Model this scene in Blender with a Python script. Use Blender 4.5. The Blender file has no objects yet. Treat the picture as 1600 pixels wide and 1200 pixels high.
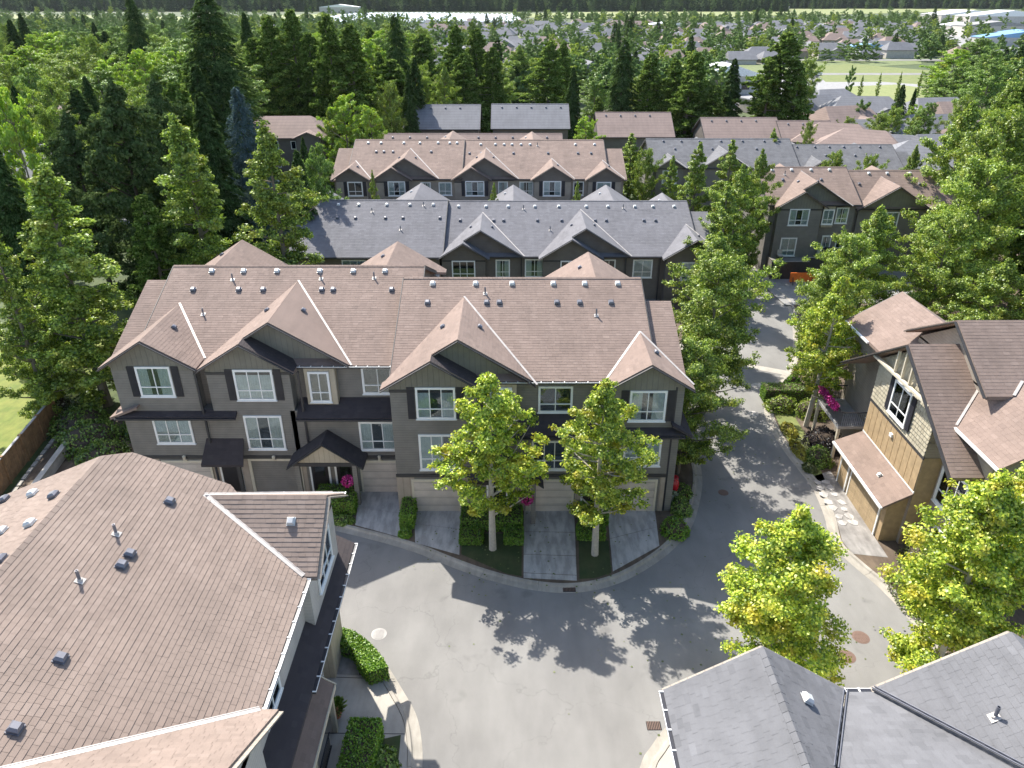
import bpy, math, random
import numpy as np
from mathutils import Vector
random.seed(7); rng = np.random.default_rng(7)
S = bpy.context.scene
R = math.radians
# ------------------------------------------------------------------ camera, sky, sun, exposure
CH, CP, CF = 27.0, R(27.8), 1160.0
cd = bpy.data.cameras.new('camera'); cam = bpy.data.objects.new('camera', cd); S.collection.objects.link(cam)
cam.location = (0, 0, CH); cam.rotation_euler = (R(90) - CP, 0, 0)
cd.sensor_width = 36; cd.lens = 36 * CF / 1600; cd.clip_start = .5; cd.clip_end = 9000
S.camera = cam
SUN_EL, SUN_TO = R(48), Vector((.53, -.85, 0)).normalized()      # SUN_TO: where shadows fall
W = bpy.data.worlds.new('World'); S.world = W; W.use_nodes = True
nt = W.node_tree; bg = nt.nodes['Background']
sky = nt.nodes.new('ShaderNodeTexSky'); sky.sky_type = 'NISHITA'; sky.sun_disc = False
sky.sun_elevation = SUN_EL; sky.sun_rotation = math.atan2(-SUN_TO.x, -SUN_TO.y)
sky.air_density = 1.0; sky.dust_density = 1.5; sky.ozone_density = 1.0
nt.links.new(sky.outputs[0], bg.inputs[0]); bg.inputs[1].default_value = .15
sd = bpy.data.lights.new('sun', 'SUN'); sd.energy = 4.6; sd.angle = R(.5); sd.color = (1, .955, .88)
sun = bpy.data.objects.new('sun', sd); S.collection.objects.link(sun)
ray = Vector((SUN_TO.x * math.cos(SUN_EL), SUN_TO.y * math.cos(SUN_EL), -math.sin(SUN_EL)))
sun.rotation_euler = ray.to_track_quat('-Z', 'Y').to_euler(); sun.location = (-40, 60, 80)
S.view_settings.view_transform = 'Standard'; S.view_settings.look = 'None'
S.view_settings.exposure = .95; S.view_settings.gamma = 1; S.view_settings.use_curve_mapping = False
HAZE = .000022
S.render.engine = 'CYCLES'
try:
    S.cycles.max_bounces = 6; S.cycles.diffuse_bounces = 3; S.cycles.glossy_bounces = 2
    S.cycles.transmission_bounces = 3; S.cycles.transparent_max_bounces = 6; S.cycles.volume_bounces = 0
except Exception: pass

# ------------------------------------------------------------------ pixel -> place helpers (1600 x 1200)
cc, ss = math.cos(CP), math.sin(CP)
def pray(px, py):
    u, v = (px - 800) / CF, (600 - py) / CF
    return u, cc + v * ss, -ss + v * cc
def gz(px, py, z=0.):
    d = pray(px, py); t = (z - CH) / d[2]; return d[0] * t, d[1] * t
def gY(px, py, Y):
    d = pray(px, py); t = Y / d[1]; return d[0] * t, CH + d[2] * t
def proj(x, y, z):
    w = y * cc + (CH - z) * ss; v = -(CH - z) * cc + y * ss
    return 800 + CF * x / w, 600 - CF * v / w

# ------------------------------------------------------------------ materials
MC = {}
def new_mat(name):
    m = bpy.data.materials.new(name); m.use_nodes = True
    return m, m.node_tree, m.node_tree.nodes['Principled BSDF']
def N(t, kind, **kw):
    n = t.nodes.new(kind)
    for k, v in kw.items(): setattr(n, k, v)
    return n
def math_(t, op, a, b=None):
    n = N(t, 'ShaderNodeMath', operation=op)
    for i, v in enumerate((a, b)):
        if v is None: continue
        if isinstance(v, (int, float)): n.inputs[i].default_value = v
        else: t.links.new(v, n.inputs[i])
    return n.outputs[0]
def mixc(t, fac, a, b, mode='MIX'):
    n = N(t, 'ShaderNodeMix', data_type='RGBA', blend_type=mode)
    for i, v in ((0, fac), (6, a), (7, b)):
        if isinstance(v, (int, float)): n.inputs[i].default_value = v
        elif isinstance(v, tuple): n.inputs[i].default_value = (*v[:3], 1)
        else: t.links.new(v, n.inputs[i])
    return n.outputs[2]
def noise(t, scale, detail=4, vec=None, rough=.55):
    n = N(t, 'ShaderNodeTexNoise'); n.inputs['Scale'].default_value = scale
    n.inputs['Detail'].default_value = detail; n.inputs['Roughness'].default_value = rough
    if vec is not None: t.links.new(vec, n.inputs['Vector'])
    return n.outputs['Fac']
def ramp(t, fac, stops):
    n = N(t, 'ShaderNodeValToRGB'); e = n.color_ramp.elements
    while len(e) < len(stops): e.new(.5)
    for i, (p, c) in enumerate(stops):
        e[i].position = p; e[i].color = (*c[:3], 1) if isinstance(c, tuple) else (c, c, c, 1)
    t.links.new(fac, n.inputs[0]); return n.outputs[0]
def pos(t):
    return N(t, 'ShaderNodeNewGeometry').outputs['Position']
def scalevec(t, v, s):
    n = N(t, 'ShaderNodeVectorMath', operation='MULTIPLY'); t.links.new(v, n.inputs[0]); n.inputs[1].default_value = s
    return n.outputs[0]
def bump(t, b, h, strength=.5, dist=.02):
    n = N(t, 'ShaderNodeBump'); n.inputs['Strength'].default_value = strength; n.inputs['Distance'].default_value = dist
    t.links.new(h, n.inputs['Height']); t.links.new(n.outputs[0], b.inputs['Normal'])
def plain(name, col, rough=.7, metal=0., var=.15, nscale=3., bmp=0.):
    if name in MC: return MC[name]
    m, t, b = new_mat(name); b.inputs['Roughness'].default_value = rough; b.inputs['Metallic'].default_value = metal
    f = noise(t, nscale, 5, pos(t))
    lo = tuple(c * (1 - var) for c in col); hi = tuple(min(1, c * (1 + var)) for c in col)
    t.links.new(ramp(t, f, [(.3, lo), (.7, hi)]), b.inputs['Base Color'])
    if bmp: bump(t, b, noise(t, nscale * 12, 3, pos(t)), bmp, .01)
    MC[name] = m; return m
def siding(name, col, pitch=.16, vert=False, strength=.6, var=.12):
    """lap boards (horizontal) or boards and battens (vertical): fine relief, with darker lines along the board edges"""
    m, t, b = new_mat(name); b.inputs['Roughness'].default_value = .75
    p = pos(t); sep = N(t, 'ShaderNodeSeparateXYZ'); t.links.new(p, sep.inputs[0])
    src = math_(t, 'ADD', sep.outputs[0], sep.outputs[1]) if vert else sep.outputs[2]
    fr = math_(t, 'FRACT', math_(t, 'DIVIDE', src, pitch))
    line = ramp(t, fr, [(0, .62), (.1, 1.0), (.9, 1.0), (1, .8)]) if not vert else ramp(t, fr, [(0, .72), (.06, .75), (.1, 1.), (1, 1.)])
    f = noise(t, 1.3, 5, p); f2 = noise(t, 22, 2, scalevec(t, p, (1, 1, 6) if not vert else (4, 4, .3)))
    c = ramp(t, f, [(.3, tuple(x * (1 - var) for x in col)), (.7, tuple(x * (1 + var) for x in col))])
    c = mixc(t, .25, c, ramp(t, f2, [(.3, .6), (.7, 1.)]), 'MULTIPLY')
    c = mixc(t, 1., c, line, 'MULTIPLY'); t.links.new(c, b.inputs['Base Color'])
    bump(t, b, fr if not vert else ramp(t, fr, [(0, 1.), (.1, 1.), (.14, 0.), (1, 0.)]), strength, .02)
    MC[name] = m; return m
def shingle_mat(name, base, dark, light, lines=None, blotch=.0):
    m, t, b = new_mat(name); b.inputs['Roughness'].default_value = .92
    g = N(t, 'ShaderNodeNewGeometry'); p = g.outputs['Position']
    c = ramp(t, g.outputs['Random Per Island'], [(0, dark), (.25, base), (.75, base), (1, light)])
    c = mixc(t, .55, c, base)
    f = noise(t, .35, 6, p, .62)
    c = mixc(t, .55, c, ramp(t, f, [(.32, .72), (.5, .95), (.7, 1.12)]), 'MULTIPLY')
    f2 = noise(t, 60, 2, p)
    c = mixc(t, .35, c, ramp(t, f2, [(.25, .55), (.75, 1.2)]), 'MULTIPLY')
    # rain streaks down the slope
    f3 = noise(t, 1.6, 3, scalevec(t, p, (1.7, .25, .25)))
    c = mixc(t, .3, c, ramp(t, f3, [(.35, .75), (.6, 1.05)]), 'MULTIPLY')
    if blotch:
        f4 = noise(t, 1.1, 4, scalevec(t, p, (1, 1, 2)))
        c = mixc(t, blotch, c, ramp(t, f4, [(.5, 1.), (.62, .7)]), 'MULTIPLY')
    if lines:
        sep = N(t, 'ShaderNodeSeparateXYZ'); t.links.new(p, sep.inputs[0])
        fr = math_(t, 'FRACT', math_(t, 'DIVIDE', sep.outputs[2], lines))
        c = mixc(t, 1., c, ramp(t, fr, [(0, .7), (.2, 1.), (1, 1.)]), 'MULTIPLY')
    t.links.new(c, b.inputs['Base Color']); bump(t, b, f2, .35, .01)
    MC[name] = m; return m
def leaf_mat(name, cols, trans=.35, yellow=None, scale=.35):
    m, t, b = new_mat(name); g = N(t, 'ShaderNodeNewGeometry')
    oi = N(t, 'ShaderNodeObjectInfo')
    k_ = 1.62 if name.startswith(('sunny', 'mid', 'deep', 'lime', 'hedge')) else 1.1; cols = [tuple(min(.8, q * k_) for q in c_) for c_ in cols]
    n = len(cols); c = ramp(t, g.outputs['Random Per Island'], [(i / max(1, n - 1), cols[i]) for i in range(n)])
    tc = N(t, 'ShaderNodeTexCoord').outputs['Object']
    f = noise(t, scale, 3, tc)
    c = mixc(t, .7, c, ramp(t, f, [(.3, .66), (.66, 1.25)]), 'MULTIPLY')
    if yellow:
        f2 = noise(t, scale * 2.2, 3, tc)
        c = mixc(t, ramp(t, f2, [(.52, 0.), (.68, .8)]), c, yellow)
    c = mixc(t, .5, c, ramp(t, oi.outputs['Random'], [(0, .78), (1, 1.2)]), 'MULTIPLY')
    out = t.nodes['Material Output']
    d = N(t, 'ShaderNodeBsdfDiffuse'); tr = N(t, 'ShaderNodeBsdfTranslucent'); gl = N(t, 'ShaderNodeBsdfGlossy')
    gl.inputs['Roughness'].default_value = .45; gl.inputs['Color'].default_value = (.9, .95, .9, 1)
    t.links.new(c, d.inputs[0])
    tc2 = mixc(t, .5, c, (.55, .9, .06), 'MULTIPLY'); t.links.new(mixc(t, .6, tc2, c), tr.inputs[0])
    m1 = N(t, 'ShaderNodeMixShader'); m1.inputs[0].default_value = trans
    t.links.new(d.outputs[0], m1.inputs[1]); t.links.new(tr.outputs[0], m1.inputs[2])
    m2 = N(t, 'ShaderNodeMixShader'); m2.inputs[0].default_value = .0 if 'needles' in name else .04
    t.links.new(m1.outputs[0], m2.inputs[1]); t.links.new(gl.outputs[0], m2.inputs[2])
    t.links.new(m2.outputs[0], out.inputs[0]); t.nodes.remove(b)
    MC[name] = m; return m
def glass_mat():
    m, t, b = new_mat('window_glass'); out = t.nodes['Material Output']
    gl = N(t, 'ShaderNodeBsdfGlossy'); gl.inputs['Roughness'].default_value = .03; gl.inputs['Color'].default_value = (.8, .9, 1, 1)
    tr = N(t, 'ShaderNodeBsdfTransparent'); tr.inputs[0].default_value = (.86, .9, .9, 1)
    fr = N(t, 'ShaderNodeFresnel'); fr.inputs[0].default_value = 1.5
    mx = N(t, 'ShaderNodeMixShader'); t.links.new(math_(t, 'ADD', fr.outputs[0], .03), mx.inputs[0])
    t.links.new(tr.outputs[0], mx.inputs[1]); t.links.new(gl.outputs[0], mx.inputs[2]); t.links.new(mx.outputs[0], out.inputs[0])
    t.nodes.remove(b); MC['glass'] = m; return m
glass_mat()
def asphalt():
    m, t, b = new_mat('asphalt'); b.inputs['Roughness'].default_value = .9
    p = pos(t)
    c = ramp(t, noise(t, .16, 6, p, .6), [(.3, (.2, .192, .18)), (.7, (.265, .256, .238))])
    c = mixc(t, .5, c, ramp(t, noise(t, 45, 2, p), [(.25, .7), (.75, 1.25)]), 'MULTIPLY')
    c = mixc(t, .5, c, ramp(t, noise(t, .9, 5, scalevec(t, p, (1, .35, 1))), [(.38, .84), (.6, 1.06)]), 'MULTIPLY')
    v = N(t, 'ShaderNodeTexVoronoi', feature='DISTANCE_TO_EDGE'); v.inputs['Scale'].default_value = .16
    nn = N(t, 'ShaderNodeTexNoise'); nn.inputs['Scale'].default_value = .9; nn.inputs['Detail'].default_value = 4; t.links.new(p, nn.inputs['Vector'])
    ad = N(t, 'ShaderNodeVectorMath', operation='ADD'); t.links.new(p, ad.inputs[0])
    sc = scalevec(t, nn.outputs['Color'], (2.4, 2.4, 0)); t.links.new(sc, ad.inputs[1]); t.links.new(ad.outputs[0], v.inputs['Vector'])
    crack = ramp(t, v.outputs['Distance'], [(0, .72), (.0035, 1.), (1, 1.)])
    c = mixc(t, .6, c, crack, 'MULTIPLY')
    c = mixc(t, .55, c, ramp(t, noise(t, .55, 3, p, .5), [(.64, 1.), (.7, .72), (.78, .6)]), 'MULTIPLY')
    c = mixc(t, .35, c, ramp(t, noise(t, .28, 4, scalevec(t, p, (1.6, .5, 1))), [(.3, 1.12), (.5, 1.), (.66, .8)]), 'MULTIPLY')
    t.links.new(c, b.inputs['Base Color']); bump(t, b, noise(t, 70, 2, p), .3, .01); MC['asphalt'] = m
asphalt()
def concrete(name, a, c2, stain=.25):
    m, t, b = new_mat(name); b.inputs['Roughness'].default_value = .88; p = pos(t)
    c = ramp(t, noise(t, .8, 6, p, .65), [(.3, a), (.7, c2)])
    c = mixc(t, stain, c, ramp(t, noise(t, 2.2, 5, scalevec(t, p, (1.6, .4, 1))), [(.4, .55), (.6, 1.05)]), 'MULTIPLY')
    c = mixc(t, .3, c, ramp(t, noise(t, 80, 2, p), [(.3, .7), (.7, 1.2)]), 'MULTIPLY')
    t.links.new(c, b.inputs['Base Color']); MC[name] = m
concrete('driveway_concrete', (.42, .395, .37), (.53, .5, .46), .6)
concrete('kerb_concrete', (.31, .285, .24), (.44, .4, .34), .3)
concrete('pale_concrete', (.35, .325, .28), (.47, .435, .375), .2)
concrete('dirt', (.09, .065, .045), (.17, .125, .085), .5)
concrete('gravel', (.2, .185, .17), (.36, .34, .315), .5)
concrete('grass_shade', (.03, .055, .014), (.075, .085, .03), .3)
concrete('lawn', (.12, .17, .02), (.24, .25, .045), .3)
concrete('field', (.17, .21, .06), (.27, .28, .1), .2)
concrete('park_grass', (.12, .16, .04), (.22, .23, .07), .25)
concrete('terrain_green', (.035, .06, .016), (.1, .13, .035), .4)
concrete('far_ground', (.09, .13, .04), (.22, .25, .09), .4)
concrete('far_pavement', (.25, .245, .235), (.36, .35, .335), .2)
shingle_mat('brown_shingles', (.258, .188, .152), (.19, .138, .112), (.325, .243, .2))
shingle_mat('tan_shingles', (.28, .213, .172), (.215, .162, .13), (.34, .265, .218), blotch=.15)
shingle_mat('grey_shingles', (.18, .176, .186), (.13, .127, .136), (.23, .226, .238))
shingle_mat('pale_grey_shingles', (.165, .164, .169), (.11, .11, .114), (.215, .215, .222), blotch=.3)
shingle_mat('far_brown_shingles', (.27, .2, .17), (.2, .15, .13), (.33, .25, .21), lines=.35)
shingle_mat('far_grey_shingles', (.2, .2, .21), (.15, .15, .16), (.26, .26, .27), lines=.35)
shingle_mat('shade_dark_shingles', (.062, .05, .05), (.04, .034, .036), (.09, .075, .072))  # brown shingles again, darkened in colour to stand for shade
siding('dark_siding', (.225, .208, .182)); siding('taupe_siding', (.36, .31, .25))
siding('brown_siding', (.17, .148, .128)); siding('pale_siding', (.55, .51, .46))
siding('gable_boards', (.21, .195, .155), .3, True); siding('tan_boards', (.36, .25, .14), .62, True)
siding('taupe_boards', (.4, .33, .26), .4, True); siding('beige_boards', (.48, .41, .3), .3, True)
siding('garage_panels', (.6, .52, .44), .53); siding('tan_garage', (.42, .31, .18), .3, True)
plain('white_trim', (.86, .85, .81), .5, var=.05); plain('cream_trim', (.62, .55, .42), .6, var=.06)
plain('dark_trim', (.05, .047, .045), .6); plain('shutter', (.02, .02, .028), .5); plain('dark_metal', (.03, .03, .035), .4)
plain('vent_metal', (.18, .18, .2), .45, .3); plain('light_metal', (.62, .62, .6), .4, .2); plain('flashing', (.46, .42, .38), .5, .1)
plain('curtain', (.72, .74, .72), .9, var=.1, nscale=6); plain('unlit_interior', (.05, .055, .06), .9); plain('blind', (.55, .62, .62), .8)
plain('bark', (.2, .17, .13), .9, nscale=8, bmp=.5); plain('pale_bark', (.5, .45, .37), .9, nscale=8, bmp=.4); plain('dark_bark', (.07, .05, .035), .95, nscale=6)
plain('door_dark', (.025, .022, .022), .4); plain('wood_fence', (.28, .17, .085), .85, var=.3, nscale=2.5)
plain('magenta', (.55, .02, .2), .7); plain('red_glaze', (.45, .02, .03), .25); plain('terracotta', (.4, .16, .08), .8)
plain('orange_board', (.85, .18, .02), .6); plain('iron', (.2, .13, .1), .7, .3, nscale=30); plain('shadow_pit', (.012, .012, .012), .9)
plain('car_white', (.75, .75, .76), .25); plain('car_grey', (.18, .19, .2), .25, .3); plain('car_red', (.4, .03, .03), .25); plain('car_blue', (.05, .1, .3), .25)
plain('tyre', (.015, .015, .015), .9); plain('car_glass', (.01, .015, .02), .05); plain('silver', (.5, .5, .5), .3, .8)
plain('white_roof', (.8, .8, .78), .6); plain('blue_roof', (.2, .38, .6), .5); plain('plastic_film', (.66, .68, .68), .35); plain('deck', (.33, .32, .31), .8)
leaf_mat('sunny_leaves', [(.07, .12, .012), (.16, .23, .02), (.33, .4, .035), (.55, .58, .075)], .36, (.58, .47, .04), .5)
leaf_mat('mid_leaves', [(.04, .075, .01), (.1, .15, .018), (.19, .255, .03), (.36, .42, .08)], .34, (.34, .35, .04), .4)
leaf_mat('deep_leaves', [(.035, .075, .01), (.08, .14, .02), (.145, .215, .035), (.27, .34, .08)], .33, None, .4)
leaf_mat('lime_leaves', [(.12, .21, .02), (.19, .28, .025), (.27, .34, .04)], .4, (.34, .33, .03), .3)
leaf_mat('fir_needles', [(.035, .065, .02), (.075, .125, .035), (.14, .2, .07)], .25)
leaf_mat('cedar_needles', [(.045, .08, .014), (.095, .155, .028), (.165, .24, .05), (.27, .34, .09)], .3)
leaf_mat('pine_needles', [(.05, .08, .026), (.085, .125, .045), (.14, .18, .07)], .22)
leaf_mat('blue_needles', [(.06, .1, .1), (.1, .15, .15), (.15, .21, .2)], .1)
leaf_mat('hedge_leaves', [(.05, .12, .01), (.1, .19, .016), (.19, .28, .03)], .3)
leaf_mat('dark_purple_leaves', [(.012, .01, .014), (.03, .02, .03)], .1)
leaf_mat('olive_leaves', [(.08, .1, .025), (.13, .16, .045), (.2, .22, .09)], .25)
leaf_mat('yellow_leaves', [(.3, .26, .03), (.45, .38, .06), (.25, .28, .04)], .3)
leaf_mat('white_flower_leaves', [(.08, .13, .03), (.2, .26, .1), (.6, .6, .5)], .25)
leaf_mat('magenta_petals', [(.35, .01, .12), (.6, .03, .25), (.8, .1, .4)], .2)
leaf_mat('far_leaves', [(.1, .17, .035), (.15, .24, .05), (.23, .32, .08)], .3, None, .08)
leaf_mat('far_lime_leaves', [(.24, .31, .04), (.32, .4, .05), (.42, .46, .07)], .35, None, .08)

# ------------------------------------------------------------------ object helpers
ORG = {}
def link(o): S.collection.objects.link(o); return o
def thing(name, label, cat, loc=(0, 0, 0), group=None, kind=None):
    o = bpy.data.objects.new(name, None); link(o); o.location = loc; o.empty_display_size = .3
    o['label'] = label; o['category'] = cat
    if group: o['group'] = group
    if kind: o['kind'] = kind
    ORG[o.name] = Vector(loc); return o
def origin(p): return ORG.get(p.name, Vector((0, 0, 0))) if p else Vector((0, 0, 0))
class MB:
    def __init__(s): s.v = []; s.f = []
    def add(s, vs, fs):
        n = len(s.v); s.v += [tuple(map(float, q)) for q in vs]; s.f += [tuple(n + i for i in f) for f in fs]; return s
    def box(s, x0, x1, y0, y1, z0, z1):
        return s.add([(x0, y0, z0), (x1, y0, z0), (x1, y1, z0), (x0, y1, z0), (x0, y0, z1), (x1, y0, z1), (x1, y1, z1), (x0, y1, z1)],
                     [(0, 3, 2, 1), (4, 5, 6, 7), (0, 1, 5, 4), (1, 2, 6, 5), (2, 3, 7, 6), (3, 0, 4, 7)])
    def prism(s, poly, d):                       # polygon pushed along vector d
        n = len(poly); a = [Vector(p) for p in poly]; d = Vector(d)
        return s.add(a + [p + d for p in a], [tuple(range(n)), tuple(range(2 * n - 1, n - 1, -1))] +
                     [(i, i + n, (i + 1) % n + n, (i + 1) % n) for i in range(n)])
    def bar(s, a, b, w, h, up=(0, 0, 1)):        # rectangular bar a->b
        a, b = Vector(a), Vector(b); d = (b - a).normalized(); side = d.cross(Vector(up))
        if side.length < 1e-4: side = d.cross(Vector((1, 0, 0)))
        side.normalize(); u = side.cross(d).normalized()
        q = [side * w / 2 + u * h / 2, -side * w / 2 + u * h / 2, -side * w / 2 - u * h / 2, side * w / 2 - u * h / 2]
        return s.add([a + k for k in q] + [b + k for k in q], [(0, 3, 2, 1), (4, 5, 6, 7)] + [(i, (i + 1) % 4, (i + 1) % 4 + 4, i + 4) for i in range(4)])
    def tube(s, pts, rad, n=8, cap=True):
        pts = [Vector(p) for p in pts]; rs = rad if isinstance(rad, (list, tuple)) else [rad] * len(pts); rings = []
        for i, p in enumerate(pts):
            d = (pts[min(i + 1, len(pts) - 1)] - pts[max(i - 1, 0)]).normalized()
            a = d.cross(Vector((0, 1, 0)) if abs(d.y) < .9 else Vector((1, 0, 0))).normalized(); b = d.cross(a)
            rings.append([p + (a * math.cos(2 * math.pi * k / n) + b * math.sin(2 * math.pi * k / n)) * rs[i] for k in range(n)])
        fs = [(i * n + k, i * n + (k + 1) % n, (i + 1) * n + (k + 1) % n, (i + 1) * n + k) for i in range(len(pts) - 1) for k in range(n)]
        if cap: fs += [tuple(range(n - 1, -1, -1)), tuple((len(pts) - 1) * n + k for k in range(n))]
        return s.add([v for r in rings for v in r], fs)
    def lathe(s, prof, c=(0, 0, 0), n=14, sx=1, sy=1):
        vs = [(c[0] + r * math.cos(2 * math.pi * k / n) * sx, c[1] + r * math.sin(2 * math.pi * k / n) * sy, c[2] + z) for r, z in prof for k in range(n)]
        m = len(prof)
        fs = [(i * n + k, i * n + (k + 1) % n, (i + 1) * n + (k + 1) % n, (i + 1) * n + k) for i in range(m - 1) for k in range(n)]
        fs += [tuple(range(n - 1, -1, -1)), tuple((m - 1) * n + k for k in range(n))]
        return s.add(vs, fs)
    def mesh(s, name, mat, o=Vector((0, 0, 0))):
        me = bpy.data.meshes.new(name); me.from_pydata([(v[0] - o.x, v[1] - o.y, v[2] - o.z) for v in s.v], [], s.f)
        if mat: me.materials.append(MC[mat])
        me.update(); return me
    def build(s, name, mat, parent=None, smooth=False, **props):
        me = s.mesh(name, mat, origin(parent))
        if smooth: me.polygons.foreach_set('use_smooth', [True] * len(me.polygons))
        o = link(bpy.data.objects.new(name, me))
        if parent: o.parent = parent; ORG[o.name] = origin(parent)
        for k, v in props.items(): o[k] = v
        return o
def np_mesh(name, verts, quads, mat):
    me = bpy.data.meshes.new(name); nv, nf = len(verts), len(quads)
    me.vertices.add(nv); me.vertices.foreach_set('co', np.asarray(verts, np.float32).ravel())
    me.loops.add(nf * 4); me.loops.foreach_set('vertex_index', np.asarray(quads, np.int32).ravel())
    me.polygons.add(nf); me.polygons.foreach_set('loop_start', np.arange(0, nf * 4, 4, dtype=np.int32))
    me.update(calc_edges=True)
    if mat: me.materials.append(MC[mat])
    return me
def inst(name, me, parent, loc, rz=0, scale=None, **props):       # loc in world metres
    o = link(bpy.data.objects.new(name, me)); w = Vector(loc)
    if parent: o.parent = parent; w = w - origin(parent)
    o.location = w; o.rotation_euler = (0, 0, rz)
    if scale: o.scale = scale
    for k, v in props.items(): o[k] = v
    return o

# ------------------------------------------------------------------ shingles
def shingles(poly, e, w, lift=.011, gap=.006, jit=.25):
    """tabs laid in courses over a convex sloping polygon; returns list of (verts, quads) per tab"""
    P = [Vector(p) for p in poly]; n = (P[1] - P[0]).cross(P[2] - P[0]).normalized()
    if n.z < 0 or abs(n.z) < 1e-3 and n.y > 0: n = -n
    u = Vector((0, 0, 1)).cross(n).normalized(); v = n.cross(u)
    if v.z < 0: v = -v; u = -u
    o = P[0]; q = [((p - o).dot(u), (p - o).dot(v)) for p in P]
    v0, v1 = min(b for a, b in q), max(b for a, b in q)
    def iv(t):
        xs = []
        for i in range(len(q)):
            (a, b), (c, d) = q[i], q[(i + 1) % len(q)]
            if (b - t) * (d - t) <= 0 and b != d: xs.append(a + (c - a) * (t - b) / (d - b))
        return (min(xs), max(xs)) if len(xs) > 1 else None
    out = []; t = v0; k = 0
    while t < v1 - .02:
        tb, tt = t + .002, min(t + e, v1 - .004); A, B = iv(tb), iv(tt)
        if A and B:
            off = random.uniform(0, w); x = min(A[0], B[0]) - off
            while x < max(A[1], B[1]):
                ww = w * random.uniform(1 - jit, 1 + jit); a, b = x, x + ww - gap; x += ww
                a0, b0 = max(a, A[0]), min(b, A[1]); a1, b1 = max(a, B[0]), min(b, B[1])
                if a0 >= b0 and a1 >= b1: continue
                if a0 > b0: a0 = b0 = min(max((a0 + b0) / 2, A[0]), A[1])
                if a1 > b1: a1 = b1 = min(max((a1 + b1) / 2, B[0]), B[1])
                l = lift * random.uniform(.75, 1.25)
                f = lambda uu, vv, h: o + u * uu + v * vv + n * h
                out.append([f(a0, tb, .001), f(b0, tb, .001), f(a0, tb, l), f(b0, tb, l), f(b1, tt + .01, .004), f(a1, tt + .01, .004)])
        t += e; k += 1
    return out
SHQ = ((0, 1, 3, 2), (2, 3, 4, 5))
def lay(poly, e, w, mat, parent, singles=0, key=None, lift=.011, name='shingle', gap=.006):
    tabs = shingles(poly, e, w, lift, gap)
    if singles:
        tabs.sort(key=key); one, tabs = tabs[:singles], tabs[singles:]
        for tb in one:
            c = sum(tb, Vector()) / 6; mb = MB(); mb.add([p - c for p in tb], SHQ)
            me = mb.mesh(name, mat); inst(name, me, parent, c)
    if tabs:
        mb = MB()
        for tb in tabs: mb.add(tb, SHQ)
        mb.build(name + '_courses', mat, parent, kind='stuff')
def slab(mb, poly, th=.18): return mb.prism(poly, (0, 0, -th))

# ------------------------------------------------------------------ windows, doors, vents
WC = {}
def win_mesh(w, h, cols, split, trim, fmat, fr=.09):
    k = (round(w, 2), round(h, 2), cols, split, fmat)
    if k in WC: return WC[k]
    f = MB(); t = fr
    f.box(-w/2, w/2, -.07, 0, 0, t); f.box(-w/2, w/2, -.07, 0, h - t, h)
    f.box(-w/2, -w/2 + t, -.07, 0, t, h - t); f.box(w/2 - t, w/2, -.07, 0, t, h - t)
    f.box(-w/2 - .05, w/2 + .05, -.11, 0, -.05, 0)
    panes = []; iw = (w - 2 * t) / cols; zs = [t, t + (h - 2 * t) * .3, h - t] if split else [t, h - t]
    for i in range(1, cols): f.box(-w/2 + t + i * iw - .025, -w/2 + t + i * iw + .025, -.062, -.004, t, h - t)
    if split: f.box(-w/2 + t, w/2 - t, -.066, -.006, zs[1] - .03, zs[1] + .03)
    for i in range(cols):
        for j in range(len(zs) - 1):
            x0 = -w/2 + t + i * iw + (.025 if i else 0); x1 = -w/2 + t + (i + 1) * iw - (.025 if i < cols - 1 else 0)
            panes.append((x0, x1, zs[j] + (.03 if j else 0), zs[j + 1] - (.03 if (split and j == 0) else 0)))
    me = f.mesh('window', fmat)
    pm = []
    for (x0, x1, z0, z1) in panes:
        b = MB(); b.box(0, x1 - x0, 0, .008, 0, z1 - z0); pm.append((b.mesh('pane', 'glass'), x0, z0))
    cm = {}
    for nm in ('curtain', 'blind', 'unlit_interior'):
        b = MB(); nf = 14; xs = np.linspace(-w/2 + t, w/2 - t, nf * 2 + 1)
        for i in range(nf * 2):
            if nm != 'unlit_interior':
                ya, yb = (-.012 - .012 * (i % 2), -.012 - .012 * ((i + 1) % 2))
                if nm == 'curtain' and .3 < i / (2 * nf) < .64: continue
                if nm == 'blind' and h > 2 and i > nf * 1.4: continue
                b.add([(xs[i], ya, t), (xs[i + 1], yb, t), (xs[i + 1], yb, h - t), (xs[i], ya, h - t)], [(0, 1, 2, 3)])
        b.add([(-w/2 + t, -.004, t), (w/2 - t, -.004, t), (w/2 - t, -.004, h - t), (-w/2 + t, -.004, h - t)], [(0, 1, 2, 3)])  # flat dark sheet, coloured to stand for the unlit room behind
        m2 = b.mesh('curtain', nm); m2.materials.append(MC['unlit_interior'])
        if nm != 'unlit_interior': m2.polygons[len(m2.polygons) - 1].material_index = 1
        cm[nm] = m2
    WC[k] = (me, pm, cm); return WC[k]
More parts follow.
